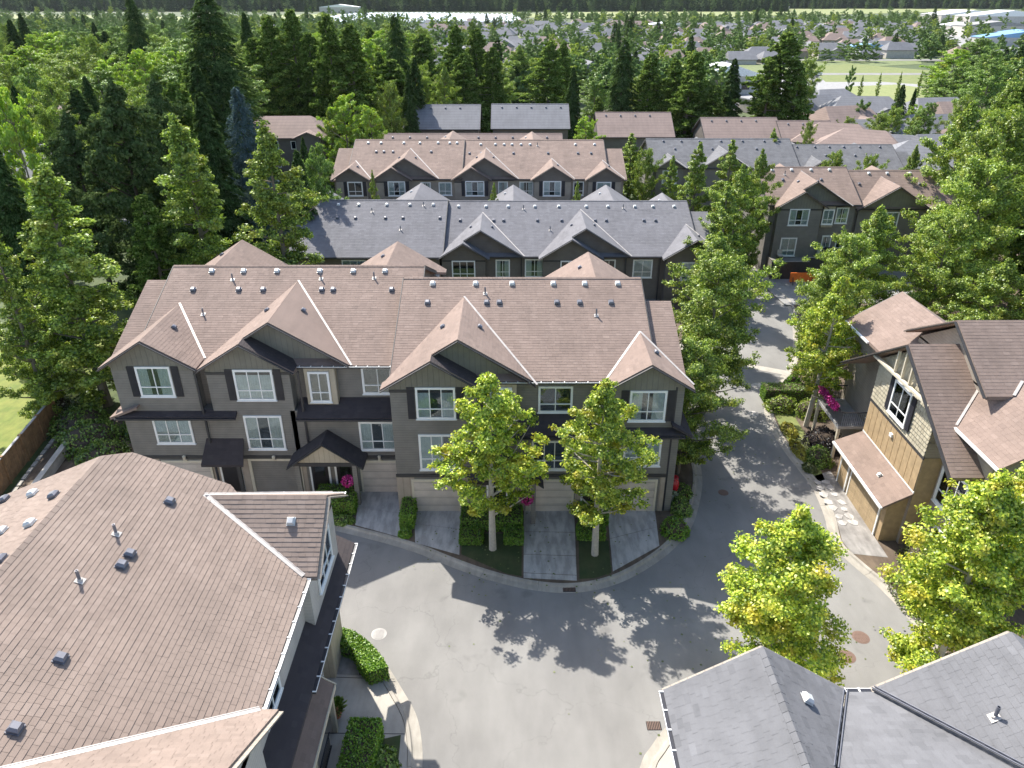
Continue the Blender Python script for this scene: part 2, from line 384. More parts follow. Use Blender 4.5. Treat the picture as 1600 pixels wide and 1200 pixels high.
def window(parent, x, y, z, w, h, cols=2, split=True, rz=0, back=None, shut=False, trim='white_trim', panes=True, fr=.12):
    me, pm, cm = win_mesh(w, h, cols, split, .1, trim, fr)
    wo = inst('window', me, parent, (x, y, z), rz); c, s_ = math.cos(rz), math.sin(rz)
    def loc(o, a, b, cz): o.parent = wo; o.location = (a, b, cz); link(o)
    back = back or random.choice(['curtain', 'blind', 'curtain', 'unlit_interior'])
    loc(bpy.data.objects.new('curtain', cm[back]), 0, 0, 0)
    if panes:
        for (m, a, b) in pm: loc(bpy.data.objects.new('pane', m), a, -.04, b)
    if shut:
        k = ('sh', round(h, 2))
        if k not in WC:
            b = MB(); b.box(-.2, .2, -.05, 0, 0, h); n = int(h / .09)
            for i in range(1, n): b.box(-.16, .16, -.062, -.051, i * h / n - .03, i * h / n + .02)
            WC[k] = b.mesh('shutter', 'shutter')
        for sgn in (-1, 1):
            d = sgn * (w / 2 + .26); inst('shutter', WC[k], parent, (x + d * c, y + d * s_, z), rz)
    return wo
VS = .78
def vent_meshes():
    b = MB(); b.box(-.21, .21, -.21, .21, 0, .015)
    b.add([(-.17, -.17, .01), (.17, -.17, .01), (.17, .17, .01), (-.17, .17, .01), (-.19, -.19, .1), (.19, -.19, .1), (.19, .19, .1), (-.19, .19, .1),
           (-.12, -.12, .2), (.12, -.12, .2), (.12, .12, .2), (-.12, .12, .2)],
          [(0, 1, 5, 4), (1, 2, 6, 5), (2, 3, 7, 6), (3, 0, 4, 7), (4, 5, 9, 8), (5, 6, 10, 9), (6, 7, 11, 10), (7, 4, 8, 11), (8, 9, 10, 11)])
    WC['vent'] = b.mesh('roof_vent', 'vent_metal')
    b2 = MB(); b2.v = list(b.v); b2.f = list(b.f); WC['vent_light'] = b2.mesh('roof_vent', 'light_metal')
    p = MB(); p.lathe([(.06, 0), (.06, .5), (.045, .5), (.045, .42)], n=10); WC['pipe'] = p.mesh('vent_pipe', 'vent_metal')
    q = MB(); q.box(-.15, .15, -.17, .15, 0, .012); q.lathe([(.11, .01), (.065, .09)], n=10); WC['flash'] = q.mesh('pipe_flashing', 'flashing')
vent_meshes()
def vent(parent, x, y, z, slope=(0, .6), light=False, s=1.):
    """slope = dz/dx, dz/dy of the roof plane it stands on"""
    o = inst('roof_vent', WC['vent_light' if light else 'vent'], parent, (x, y, z + .03))
    n = Vector((-slope[0], -slope[1], 1)).normalized(); o.rotation_euler = n.to_track_quat('Z', 'Y').to_euler(); o.scale = (s * VS, s * VS, s * VS)
def pipe(parent, x, y, z, slope=(0, .6), s=.85):
    o = inst('vent_pipe', WC['pipe'], parent, (x, y, z), scale=(s, s, s))
    f = bpy.data.objects.new('pipe_flashing', WC['flash']); link(f); f.parent = o
    n = Vector((-slope[0], -slope[1], 1)).normalized(); f.rotation_euler = n.to_track_quat('Z', 'Y').to_euler(); f.location = (0, 0, .035)
def gutter(parent, a, b, out, clips=True, mat='dark_metal'):
    """box gutter along a->b, pushed outwards by vector out"""
    a, b, out = Vector(a), Vector(b), Vector(out); m = MB()
    m.bar(a + out * .06 - Vector((0, 0, .08)), b + out * .06 - Vector((0, 0, .08)), .12, .11); g = m.build('gutter', mat, parent)
    if clips:
        c = MB(); L = (b - a).length; n = max(2, int(L / .62)); d = (b - a).normalized()
        for i in range(n + 1):
            p = a.lerp(b, i / n) + out * .06 + Vector((0, 0, -.012)); c.bar(p - out * .08, p + out * .08, .045, .025)
        c.bar(a + out * .125 - Vector((0, 0, .035)), b + out * .125 - Vector((0, 0, .035)), .02, .03)
        c.build('gutter_bracket', 'white_trim', g, kind='stuff')
def garage_door(parent, x, y, z, w, h, rz=0, mat='garage_panels', trim='cream_trim', n=4):
    k = ('gd', round(w, 2), round(h, 2), mat, n)
    if k not in WC:
        f = MB(); f.box(-w/2 - .12, -w/2, -.06, 0, 0, h + .14); f.box(w/2, w/2 + .12, -.06, 0, 0, h + .14); f.box(-w/2, w/2, -.06, 0, h, h + .14)
        p = MB(); p.box(-w/2, w/2, -.03, 0, 0, h / n - .015)
        for i in range(4): x0 = -w/2 + (i + .08) * w / 4; p.box(x0, x0 + w / 4 * .84, -.037, -.029, h / n * .2, h / n * .8)
        WC[k] = (f.mesh('door_frame', trim), p.mesh('door_panel', mat))
    f, p = WC[k]; g = inst('garage_door', f, parent, (x, y, z), rz)
    for i in range(n):
        o = bpy.data.objects.new('door_panel', p); link(o); o.parent = g; o.location = (0, -.004, i * h / n)
    return g

# ------------------------------------------------------------------ townhouse rows (front faces -Y)
def row(name, label, p, group=None):
    """p: blocks [(x0,x1,yw,ze,zr,yr,zg)] with gables; see calls"""
    x0, x1 = p['x0'], p['x1']; yw, ze, zr, yr, zg = p['yw'], p['ze'], p['zr'], p['yr'], p.get('zg', 0)
    root = p.get('root') or thing(name, label, 'house', ((x0 + x1) / 2, yw, zg), group)
    rm, wm = p['roof'], p['wall']; oh = .5; ye = yw - oh; m = (zr - ze) / (yr - ye); yb = 2 * yr - ye; lod = p.get('lod', 0)
    e, w = p.get('e', .2), p.get('w', .36); gm = p.get('gm', .62)
    body = MB()
    if p.get('open'):
        a, b = p['open']; body.box(x0, a, yw, yb - .5, zg, 2.6); body.box(b, x1, yw, yb - .5, zg, 2.6); body.box(a, b, yw + 6, yb - .5, zg, 2.6)
        body.box(x0, x1, yw, yb - .5, 2.605, ze + .1)
    else: body.box(x0, x1, yw, yb - .5, zg, ze + .1)
    # gable-end triangles of the main roof
    for xx in (x0, x1):
        body.prism([(xx, yw, ze + .1), (xx, yb - .5, ze + .1), (xx, yr, zr - .2)], (.12 if xx == x0 else -.12, 0, 0))
    wl = body.build('wall', wm, root)
    ex0, ex1 = x0 - p.get('ohl', .35), x1 + p.get('ohr', .35)
    rf = MB(); slab(rf, [(ex0, ye, ze), (ex1, ye, ze), (ex1, yr, zr), (ex0, yr, zr)]); slab(rf, [(ex0, yr, zr), (ex1, yr, zr), (ex1, yb, ze), (ex0, yb, ze)])
    ro = rf.build('roof', rm, root)
    if lod < 2: lay([(ex0, ye, ze), (ex1, ye, ze), (ex1, yr, zr), (ex0, yr, zr)], e, w, rm, ro)
    cap = MB(); n = int((ex1 - ex0) / .3)
    for i in range(n):
        xa = ex0 + (ex1 - ex0) * i / n; xb = ex0 + (ex1 - ex0) * (i + 1) / n - .01
        cap.prism([(xa, yr - .14, zr - .14 * m + .05), (xb, yr - .14, zr - .14 * m + .045), (xb, yr, zr + .05), (xa, yr, zr + .055)], (0, 0, -.03))
        cap.prism([(xa, yr, zr + .055), (xb, yr, zr + .05), (xb, yr + .14, zr - .14 * m + .045), (xa, yr + .14, zr - .14 * m + .05)], (0, 0, -.03))
    cap.build('ridge_cap', rm, ro, kind='stuff')
    for xx in (ex0 - .03, ex1 + .03):
        for (ya, za, yc, zc) in ((ye, ze, yr, zr), (yb, ze, yr, zr)): fa = MB(); fa.bar((xx, ya, za - .1), (xx, yc, zc - .1), .04, .24); fa.build('fascia', 'dark_trim', root)
    gutter(root, (ex0, ye, ze), (ex1, ye, ze), (0, -1, 0), clips=lod == 0)
    ymz = lambda z: ye + (z - ze) / m       # main front plane: y at height z
    for g in p['gables']:
        xc, hw, yf, big = g[:4]; zt = g[4] if len(g) > 4 else ze; bw = g[5] if len(g) > 5 else 1
        k = gm; zp = zt + k * hw; ybk = min(ymz(zp), yr) if zp < zr else yr; yb0 = ymz(zt)
        gr = MB(); L = [(xc - hw, yf, zt), (xc, yf, zp), (xc, ybk, zp), (xc - hw, yb0, zt)]; Rr = [(xc, yf, zp), (xc + hw, yf, zt), (xc + hw, yb0, zt), (xc, ybk, zp)]
        slab(gr, L); slab(gr, Rr); go = gr.build('gable_roof', rm, root)
        if lod < 2: lay(L, e, w, rm, go); lay(Rr, e, w, rm, go)
        fb = MB()
        for sgn in (-1, 1): fb.bar((xc + sgn * hw, yf - .02, zt - .1), (xc, yf - .02, zp - .1), .05, .26, (0, 1, 0))
        fb.build('barge_board', 'dark_trim', root)
        if lod < 2:
            vl = MB()
            for sgn in ((-1, 1) if g[0] == 7.3 else (1,)):
                a = Vector((xc + sgn * hw, yb0, zt + .035)); b = Vector((xc, ybk, zp + .035)); d = (b - a).normalized()
                vl.bar(a + Vector((sgn * .05, 0, 0)), b, .12, .012)
            vl.build('valley_flashing', 'flashing', root)
        # gable wall
        ww = hw - .42; wy = yf + (.5 if not big else .5)
        gw = MB(); gw.prism([(xc - ww, wy, zt - .35), (xc + ww, wy, zt - .35), (xc + ww, wy, zp - k * ww - .17), (xc, wy, zp - .17), (xc - ww, wy, zp - k * ww - .17)], (0, max(.3, yw - wy + .05), 0))
        gw.build('gable_wall', p.get('gwall', 'gable_boards'), root)
        if not big:
            if wy < yw - .02:
                bb = MB(); bb.box(xc - ww, xc + ww, wy - .004, yw + .3, g[6] if len(g) > 6 else zg, zt - .34); bb.build('bay_wall', wm, root)
        else:
            hi, yi = big                      # nested front gable sharing the left slope
            xi = xc - hw + hi; zi = zt + k * hi; wi = hi - .42
            ir = MB(); L = [(xc - hw, yi, zt), (xi, yi, zi), (xi, yf + .02, zi), (xc - hw, yf + .02, zt)]; Rr = [(xi, yi, zi), (xi + hi, yi, zt), (xi + hi, wy, zt), (xi, wy, zi)]
            slab(ir, L); slab(ir, Rr); io = ir.build('gable_roof', rm, root)
            if lod < 2: lay(L, e, w, rm, io); lay(Rr, e, w, 'shade_dark_shingles' if lod == 0 else rm, io)  # shade of the nearest row's right slope is put into its shingle colour
            fb = MB()
            for sgn in (-1, 1): fb.bar((xi + sgn * hi, yi - .02, zt - .1), (xi, yi - .02, zi - .1), .05, .26, (0, 1, 0))
            fb.build('barge_board', 'dark_trim', root)
            bw_ = MB(); bw_.prism([(xi - wi, yi + .5, zt - .35), (xi + wi, yi + .5, zt - .35), (xi + wi, yi + .5, zi - k * wi - .17), (xi, yi + .5, zi - .17), (xi - wi, yi + .5, zi - k * wi - .17)], (0, .35, 0))
            bw_.build('gable_wall', p.get('gwall', 'gable_boards'), root)
            bb = MB(); bb.box(xi - wi, xi + wi, yi + .496, yw + .2, p.get('bayz', zg), zt - .34); bb.build('bay_wall', wm, root)
            tr = MB(); tr.box(xi - wi - .03, xi + wi + .03, yi + .46, yi + .497, zt - .42, zt - .26); tr.build('trim_board', 'dark_trim', root)
        vy = wy + (ybk - wy) * .45
        if g[-1] != 'nv':
            for sgn in ((-1, 1) if big else (1,)):
                vent(root, xc + sgn * hw * .25, vy, zp - k * hw * .25, (-sgn * k, 0), s=.9)
    for (xc, hw, ye2) in p.get('rear', []):
        zt = ze + .15; zp = min(zt + gm * hw, zr - .15); yk = yr + (zr - zp) / m - .3
        gr = MB(); slab(gr, [(xc - hw, ye2, zt), (xc, ye2, zp), (xc, yk, zp), (xc - hw, yb - .6, zt)]); slab(gr, [(xc, ye2, zp), (xc + hw, ye2, zt), (xc + hw, yb - .6, zt), (xc, yk, zp)])
        go = gr.build('gable_roof', rm, root)
        if lod == 0:
            lay([(xc - hw, ye2, zt), (xc, ye2, zp), (xc, yk, zp), (xc - hw, yb - .6, zt)], e, w, rm, go); lay([(xc, ye2, zp), (xc + hw, ye2, zt), (xc + hw, yb - .6, zt), (xc, yk, zp)], e, w, rm, go)
        gw = MB(); gw.prism([(xc - hw + .4, ye2 - .5, zg), (xc + hw - .4, ye2 - .5, zg), (xc + hw - .4, ye2 - .5, zp - gm * (hw - .4) - .17), (xc, ye2 - .5, zp - .17), (xc - hw + .4, ye2 - .5, zp - gm * (hw - .4) - .17)], (0, -1.5, 0))
        gw.build('gable_wall', wm, root)
        vent(root, xc - hw * .22, ye2 - 2.2, zp - gm * hw * .22, (gm, 0), light=lod > 0, s=.9)
    zm = lambda y: zr - m * (yr - y)
    for (xv, dy, kind) in p.get('vents', []):
        y = yr - dy * (1.33 if m < .45 else 1)
        if kind == 'p': pipe(root, xv, y, zm(y), (0, m))
        else: vent(root, xv, y, zm(y), (0, m), light=kind == 'l')
    for wd in p.get('wins', []):
        x, z, ww, hh, cols, yy, sh = wd[:7]; window(root, x, yy - .004, z, ww, hh, cols, True, shut=sh, panes=lod < 2, back=wd[7] if len(wd) > 7 else None, fr=.12)
    return root
def vent_line(xs, dy, k): return [(x, dy, k) for x in xs]
def side_wing(root, x0, x1, yw, ze, zr, yr, rm, wm, zg, e=.2, w=.36):
    """lower roof piece at the end of a row"""
    ye = yw - .5; m = (zr - ze) / (yr - ye); yb = 2 * yr - ye; r = MB()
    P = [(x0, ye, ze), (x1, ye, ze), (x1, yr, zr), (x0, yr, zr)]
    slab(r, P); slab(r, [(x0, yr, zr), (x1, yr, zr), (x1, yb, ze), (x0, yb, ze)]); ro = r.build('roof', rm, root); lay(P, e, w, rm, ro)
    b = MB(); xa, xb = min(x0, x1), max(x0, x1); a2 = xa + (.35 if xa < (origin(root).x) else 0); b2 = xb - (.35 if xb > origin(root).x else 0)
    b.box(a2, b2, yw, yb - .5, zg, ze + .1)
    xo = a2 if xa < origin(root).x else b2 - .12
    b.prism([(xo, yw, ze + .1), (xo, yb - .5, ze + .1), (xo, yr, zr - .2)], (.12, 0, 0)); b.build('wall', wm, root)
# ================================================================== GROUND
def hgt(x, y):
    """terrain height; the court is level, the land dips behind the first row and stays lower beyond"""
    b = 0.
    if y > 56 and x < 22: b = -3.0 * min(1, (y - 56) / 9) * min(1, (22 - x) / 5) * (1 if x > -26 else max(0., 1 - (-26 - x) / 14))
    if y > 82: b = min(b, -2.0 * min(1, (y - 82) / 14)); 
    if y > 100: b = -2.0
    if x < -24 and 85 < y < 230: b += 5.5 * min(1, (-24 - x) / 12) * min(1, (y - 85) / 12) * min(1, (230 - y) / 40)
    if y > 1700: b += min(1, (y - 1700) / 900) * (48 + 9 * math.sin(x * .0021) + 6 * math.sin(x * .0057 + 1))
    return b
xs = sorted(set([-5000, -3400, -2400, -1600, -1100, -800, -600, -450, -340, -260, -200, -160, -130] + list(range(-110, 111, 4)) + [130, 160, 200, 260, 340, 450, 600, 800, 1100, 1600, 2400, 3400, 5000]))
ys = sorted(set([-300, -120, -60, -30] + list(range(-10, 120, 4)) + [130, 150, 180, 220, 280, 350, 450, 600, 800, 1000, 1250, 1500, 1700, 1850, 2000, 2200, 2400, 2600, 3000, 3600, 4500, 6000, 8000]))
V = [(x, y, hgt(x, y) - .07) for y in ys for x in xs]; nx = len(xs)
Fq = [(j * nx + i, j * nx + i + 1, (j + 1) * nx + i + 1, (j + 1) * nx + i) for j in range(len(ys) - 1) for i in range(nx - 1)]
gm_ = MB(); gm_.add(V, Fq); gm_.build('ground', 'terrain_green', kind='structure', smooth=True)
def sheet(name, pts, z, mat, kind='structure', th=0.):
    m = MB()
    if th: m.prism([(x, y, z) for x, y in pts], (0, 0, -th))
    else: m.add([(x, y, z) for x, y in pts], [tuple(range(len(pts)))])
    return m.build(name, mat, kind=kind) if kind else m
def smooth_line(pts, n=5):
    P = [Vector((*p, 0)) for p in pts]; out = []
    for i in range(len(P) - 1):
        a, b, c, d = P[max(i - 1, 0)], P[i], P[i + 1], P[min(i + 2, len(P) - 1)]
        for k in range(n):
            t = k / n; q = .5 * ((2 * b) + (c - a) * t + (2 * a - 5 * b + 4 * c - d) * t * t + (3 * b - a - 3 * c + d) * t ** 3); out.append((q.x, q.y))
    out.append((P[-1].x, P[-1].y)); return out
def offset(pts, d):
    o = []
    for i, p in enumerate(pts):
        a, b = Vector(pts[max(i - 1, 0)]), Vector(pts[min(i + 1, len(pts) - 1)]); t = (b - a).normalized(); o.append((p[0] - t.y * d, p[1] + t.x * d))
    return o
def kerb(pts, side, name='kerb', seg=3.):
    """rolled kerb with a gutter pan, cut in cast sections; side=+1 lot lies to the left of the line"""
    pr = [(-.02, -.02), (-.02, .006), (.30, .012), (.36, .03), (.42, .115), (.56, .125), (.58, .02), (.58, -.02)]
    L = 0; run = [pts[0]]; parts = []
    for a, b in zip(pts, pts[1:]):
        L += math.dist(a, b); run.append(b)
        if L > seg: parts.append(run); run = [b]; L = 0
    if len(run) > 1: parts.append(run)
    rings = {}
    offs = [offset(pts, side * d) for d, z in pr]; idx = {p: i for i, p in enumerate(pts)}
    root = bpy.data.objects.new(name, None); link(root); root['kind'] = 'structure'; root.location = (*pts[0], 0); ORG[root.name] = Vector(root.location)
    for run in parts:
        m = MB(); k = len(pr); ids = [idx[p] for p in run]; vs = []
        for n_, i in enumerate(ids):
            for j in range(k):
                x, y = offs[j][i]
                if n_ == len(ids) - 1 and len(ids) > 1:      # joint between sections
                    x2, y2 = offs[j][ids[n_ - 1]]; q = .02 / max(.05, math.dist((x, y), (x2, y2))); x += (x2 - x) * q; y += (y2 - y) * q
                vs.append((x, y, pr[j][1]))
        fs = [(a * k + j, a * k + j + 1, (a + 1) * k + j + 1, (a + 1) * k + j) for a in range(len(ids) - 1) for j in range(k - 1)]
        fs += [tuple(range(k)), tuple((len(ids) - 1) * k + j for j in range(k - 1, -1, -1))]
        m.add(vs, fs); m.build('kerb_section', 'kerb_concrete', root)
    return offs[6]
# road: court, lane behind the left building, road going north
sheet('court_road', [(-60, 26.2), (-24, 26.2), (-16, 26.2), (-16, 8), (24, 8), (24, 55), (28, 66), (29.5, 74), (29, 82), (24, 90), (12, 92), (12, 70), (14, 58), (9, 50), (9, 33), (-24, 36.5), (-60, 37)], 0, 'asphalt')
cA = smooth_line([(-28, 35.9), (-20, 35.4), (-14, 34.6), (-10.7, 33.6), (-9.2, 33.1), (-7.1, 32.33), (-5.2, 31.5), (-3.8, 30.7), (-2, 29.75), (-.3, 29.05), (1.3, 28.6), (2.9, 28.45), (4.4, 28.7), (5.8, 29.3), (7.3, 30.35), (8.75, 31.7), (10.1, 33.45), (11.1, 35.7), (11.9, 38.3), (12.2, 40.85), (12.0, 43.5), (12.2, 48), (13.6, 54), (16, 61), (18.6, 69), (20.5, 77), (21, 84)])
iA = kerb(cA, 1); sheet('planting_bed', iA + [(10, 57), (-24, 57), (-25, 40)], .09, 'dirt', th=.16)
cR = smooth_line([(30, 86), (26.2, 78), (25.6, 75.9), (26.2, 73.4), (26.85, 70.3), (26.8, 67.5), (25.8, 63), (24, 57.5), (22.4, 54.0), (21.2, 52.3), (19.9, 50.5), (18.9, 48.6), (18.25, 46.2), (18.05, 43.6), (18.15, 41.2), (18.35, 39.3), (18.5, 37.3), (18.2, 34.6), (17.7, 32.2), (18.2, 30.4), (18.9, 28.6), (19.4, 26), (19.3, 22), (18.6, 18), (18, 12)])
iR = kerb(cR, 1); sheet('planting_bed', iR + [(70, 12), (90, 86)], .09, 'dirt', th=.16)
cL = smooth_line([(-15.5, 26.3), (-12, 26.25), (-10.3, 26.2), (-8.7, 25.95), (-7.4, 25.4), (-6.5, 24.7), (-5.6, 23.7), (-4.75, 22.4), (-4.1, 21.3), (-3.75, 20.2), (-3.55, 18.8), (-3.5, 16), (-3.8, 12)])
iL = kerb(cL, -1); sheet('paved_lot', iL + [(-22, 12), (-22, 25.6), (-15.5, 25.7)], .09, 'pale_concrete', th=.16)
cS = smooth_line([(3.6, 12), (4.2, 16), (5.05, 18.8), (5.7, 19.8), (6.5, 20.7), (8, 21.7), (9.8, 22.5), (12, 22.8), (14.6, 22.4), (16.2, 20.5), (16.6, 17), (16.4, 12)])
iS = kerb(cS, -1); sheet('planting_bed', iS, .09, 'pale_concrete', th=.16)
# flush concrete band across the road and pale side road to the north
sheet('concrete_band', [(18.2, 54.9), (19.4, 54.75), (22.6, 53.3), (22.6, 52.3), (19.4, 53.9), (18.2, 54.1)], .012, 'pale_concrete')
sheet('paved_side_road', [(26.6, 67.5), (40, 68.5), (44, 80), (30, 80.5), (25.4, 77.5), (26.0, 74)], .104, 'far_pavement')
# driveways, cast in slabs with recessed joints
def drive(pts, cuts, z=.108):
    (a, b), (c, d) = (pts[0], pts[1]), (pts[3], pts[2])     # left edge a->b, right edge c->d (house -> road)
    lerp = lambda p, q, t: (p[0] + (q[0] - p[0]) * t, p[1] + (q[1] - p[1]) * t)
    root = bpy.data.objects.new('driveway', None); link(root); root['kind'] = 'structure'; root.location = (*a, .09); ORG[root.name] = Vector(root.location)
    ts = [0] + cuts + [1]
    for t0, t1 in zip(ts, ts[1:]):
        g = .012; m = MB(); P = [lerp(a, b, t0 + g * .3), lerp(a, b, t1 - g * .3), lerp(c, d, t1 - g * .3), lerp(c, d, t0 + g * .3)]
        m.prism([(x, y, z) for x, y in P], (0, 0, -.03)); m.build('concrete_slab', 'driveway_concrete', root)
drive([(-9.3, 37.0), (-8.95, 33.75), (-6.1, 32.6), (-6.55, 37.0)], [.5])
drive([(-5.75, 35.2), (-5.35, 32.2), (-2.85, 31.2), (-3.0, 35.2)], [.45])
drive([(.7, 35.2), (.6, 29.4), (3.35, 29.2), (3.65, 35.2)], [.35, .68, .93])
drive([(5.6, 35.2), (5.3, 29.9), (8.1, 31.95), (8.4, 35.2)], [.5])
drive([(-21, 37.0), (-21, 35.9), (-17.8, 35.7), (-17.8, 37.0)], [.5]); drive([(-15.7, 37.0), (-15.7, 35.6), (-12.6, 35.0), (-12.6, 37.0)], [.5])
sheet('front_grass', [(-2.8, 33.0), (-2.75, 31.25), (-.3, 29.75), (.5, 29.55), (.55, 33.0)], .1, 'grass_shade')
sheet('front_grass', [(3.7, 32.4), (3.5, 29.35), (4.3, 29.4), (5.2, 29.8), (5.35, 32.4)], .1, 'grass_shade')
sheet('verge', [(18.9, 38), (19.5, 38), (20.2, 43), (20.3, 48), (21.4, 51), (20.6, 50.6), (19.6, 49), (18.9, 46.2), (18.7, 43.6)], .1, 'park_grass')
sheet('lawn', [(-70, 30), (-31.6, 35), (-33.4, 46.5), (-32, 54), (-36, 60), (-70, 62)], .03, 'lawn')
# apron of gravel and stepping stones before the right garage
sheet('gravel_apron', [(18.95, 38.6), (20.25, 39.2), (20.25, 31), (18.45, 31.3), (18.3, 32.3), (18.8, 34.6), (19.05, 37.3)], .1, 'gravel')
stn = thing('stepping_stones', 'irregular pale flat stones set in gravel before the tan garage door', 'stepping stones', (19.5, 35, .1))
for i in range(14):
    x, y = 18.95 + .62 * (i % 2) + random.uniform(-.07, .07), 38 - .68 * (i // 2) + random.uniform(-.1, .1); m = MB()
    if x < 18.75 and y < 33: continue
    pg = [(x + math.cos(a) * random.uniform(.16, .36), y + math.sin(a) * random.uniform(.18, .36), .125) for a in [k * math.pi / 3 + .3 for k in range(6)]]
    m.prism(pg, (0, 0, -.04)); m.build('stone', 'driveway_concrete', stn)
# near left: gravel patch, joints
sheet('gravel_bed', [(-7.8, 23.25), (-7.8, 24.6), (-6.9, 24.6), (-6.85, 23.2)], .104, 'gravel')
sheet('bare_soil', [(-6.83, 23.2), (-6.88, 24.4), (-6.1, 23.9), (-5.8, 23.15)], .104, 'dirt')
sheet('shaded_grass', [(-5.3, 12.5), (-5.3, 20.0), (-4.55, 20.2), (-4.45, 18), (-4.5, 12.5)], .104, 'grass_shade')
jt = MB()
for (x0, y0, x1, y1) in [(-8.6, 20.3, -4.4, 20.25), (-7.8, 23.1, -5.2, 23.0), (-7.75, 18.2, -4.5, 18.2)]: jt.bar((x0, y0, .093), (x1, y1, .093), .03, .012)
jt.build('pavement_joint', 'dark_trim', kind='structure')

# ================================================================== LEAFY STUFF
def leaf_quads(C, D, Nn, ln, wd, rg):
    """diamond leaves at C, long axis D, normal Nn"""
    D = D / (np.linalg.norm(D, axis=1, keepdims=True) + 1e-9); W_ = np.cross(Nn, D); W_ /= (np.linalg.norm(W_, axis=1, keepdims=True) + 1e-9)
    n = len(C); l = (ln * rg.uniform(.7, 1.3, n))[:, None]; w = (wd * rg.uniform(.7, 1.3, n))[:, None]
    up = np.cross(D, W_); up /= (np.linalg.norm(up, axis=1, keepdims=True) + 1e-9)
    v = np.stack([C - D * l * .5, C + W_ * w * .5 + D * l * .05 + up * l * .12, C + D * l * .5, C - W_ * w * .5 + D * l * .05 + up * l * .12], 1).reshape(-1, 3)
    return v, np.arange(n * 4).reshape(-1, 4)
def unit(rg, n):
    d = rg.normal(size=(n, 3)); return d / np.linalg.norm(d, axis=1, keepdims=True)
FR, KR = (.35, .52, .66, .78, .88, .96, 1.04), .105
def crown_broad(seed, h, r, nleaf, leaf, base=.2, lobes=70, shape='oval', clump=.85):
    """unit-real size crown: lobes on rising limbs, leaves on the lobes' shells; returns verts,quads,limb tips"""
    rg = np.random.default_rng(seed); tips = []; cl = []
    wob = rg.uniform(0, 6.28, 6)
    for i in range(lobes):
        t = (i + rg.uniform(0, 1)) / lobes; z = h * (base + (1 - base) * t)
        if shape == 'oval': env = math.sin(min(1, (t * .9 + .12)) * math.pi) ** .7 * (1.05 - .4 * t)
        elif shape == 'cedar': env = min(1, t * 9 + .5) * (1 - t) ** .62 + .06
        elif shape == 'column': env = (min(1, t * 5 + .35)) * (1 - t ** 2.2) ** .55 * .9 + .04
        elif shape == 'pyramid': env = min(1, t * 6 + .4) * (1 - t) ** .75 + .05
        else: env = math.sqrt(max(.04, 1 - (2 * t - .8) ** 2 * .66))
        a = i * 2.39996 + rg.normal() * .4
        lump = 1 + .22 * math.sin(2 * a + wob[0] + 3 * t) + .2 * math.sin(3 * a + wob[1] + t * 7)
        q = r * env * lump * rg.uniform(.62, 1.12); rise = rg.uniform(.15, .55)
        for f in FR:
            a2 = a + rg.normal() * .13 / f; c = np.array([math.cos(a2) * q * f, math.sin(a2) * q * f, z + q * f * rise - h * .03 + rg.normal() * .05 * r])
            if shape == 'cedar': c[2] -= q * f * .55
            cl.append((c, (.55 + .45 * env) * r * KR * clump * rg.uniform(.55, 1.5) * (1.2 - .4 * f) + .05))
        tips.append((c, z - q * .35))
    w = np.array([x[1] ** 2 for x in cl]); cnt = np.maximum(4, (nleaf * w / w.sum())).astype(int); vs = []; 
    for (c, rr), k in zip(cl, cnt):
        d = unit(rg, k); d[:, 2] = d[:, 2] * .75 + .12
        P = c + d * rr * (rg.uniform(.1, 1.5, k) ** .7)[:, None] * np.array([1, 1, .8])
        out = c * np.array([1, 1, 0]); out = out / (np.linalg.norm(out) + 1e-6)
        Nn = d * .7 + np.array([0, 0, .75]) + out * .35 + rg.normal(size=(k, 3)) * .45
        D = rg.normal(size=(k, 3)) + out * .8 + np.array([0, 0, -.45]); v, _ = leaf_quads(P, D, Nn, leaf, leaf * .82, rg); vs.append(v)
    v = np.concatenate(vs); return v, np.arange(len(v)).reshape(-1, 4), tips
def crown_conifer(seed, h, r, nq, spray, droop=.35, base=.06, power=.85, wid=.42, gap=.0, up=0.):
    rg = np.random.default_rng(seed); vs = []; nb = int(30 + h * 14); per = max(4, nq // nb)
    for i in range(nb):
        t = (i + rg.uniform()) / nb; z = h * (base + (1 - base) * t); L = r * ((1 - t) ** power) * rg.uniform(.7, 1.15) + .25
        if gap and rg.uniform() < gap: continue
        a = i * 2.39996 + rg.normal() * .3; dr = droop * (1 - t * .6) * rg.uniform(.6, 1.4) - up
        k = max(3, int(per * (.35 + 1.3 * (1 - t)))); s = rg.uniform(.08, 1, k) ** .6; side = rg.normal(size=k) * (.16 + .26 * (1 - s)) * L * .55
        ca, sa = math.cos(a), math.sin(a); x = s * L; zz = z - dr * x - .12 * x * x / max(L, .5) + rg.normal(size=k) * .1 * (1 if h > 6 else .3)
        P = np.stack([ca * x - sa * side, sa * x + ca * side, zz], 1)
        D = np.stack([ca - sa * side / L * 1.6, sa + ca * side / L * 1.6, np.full(k, -dr - .25)], 1) + rg.normal(size=(k, 3)) * .22
        Nn = np.stack([ca * .35 + 0 * s, sa * .35 + 0 * s, np.ones(k)], 1) + rg.normal(size=(k, 3)) * .3
        v, _ = leaf_quads(P, D, Nn, spray, spray * wid, rg); vs.append(v)
    v = np.concatenate(vs); return v, np.arange(len(v)).reshape(-1, 4), []
TREE = {}
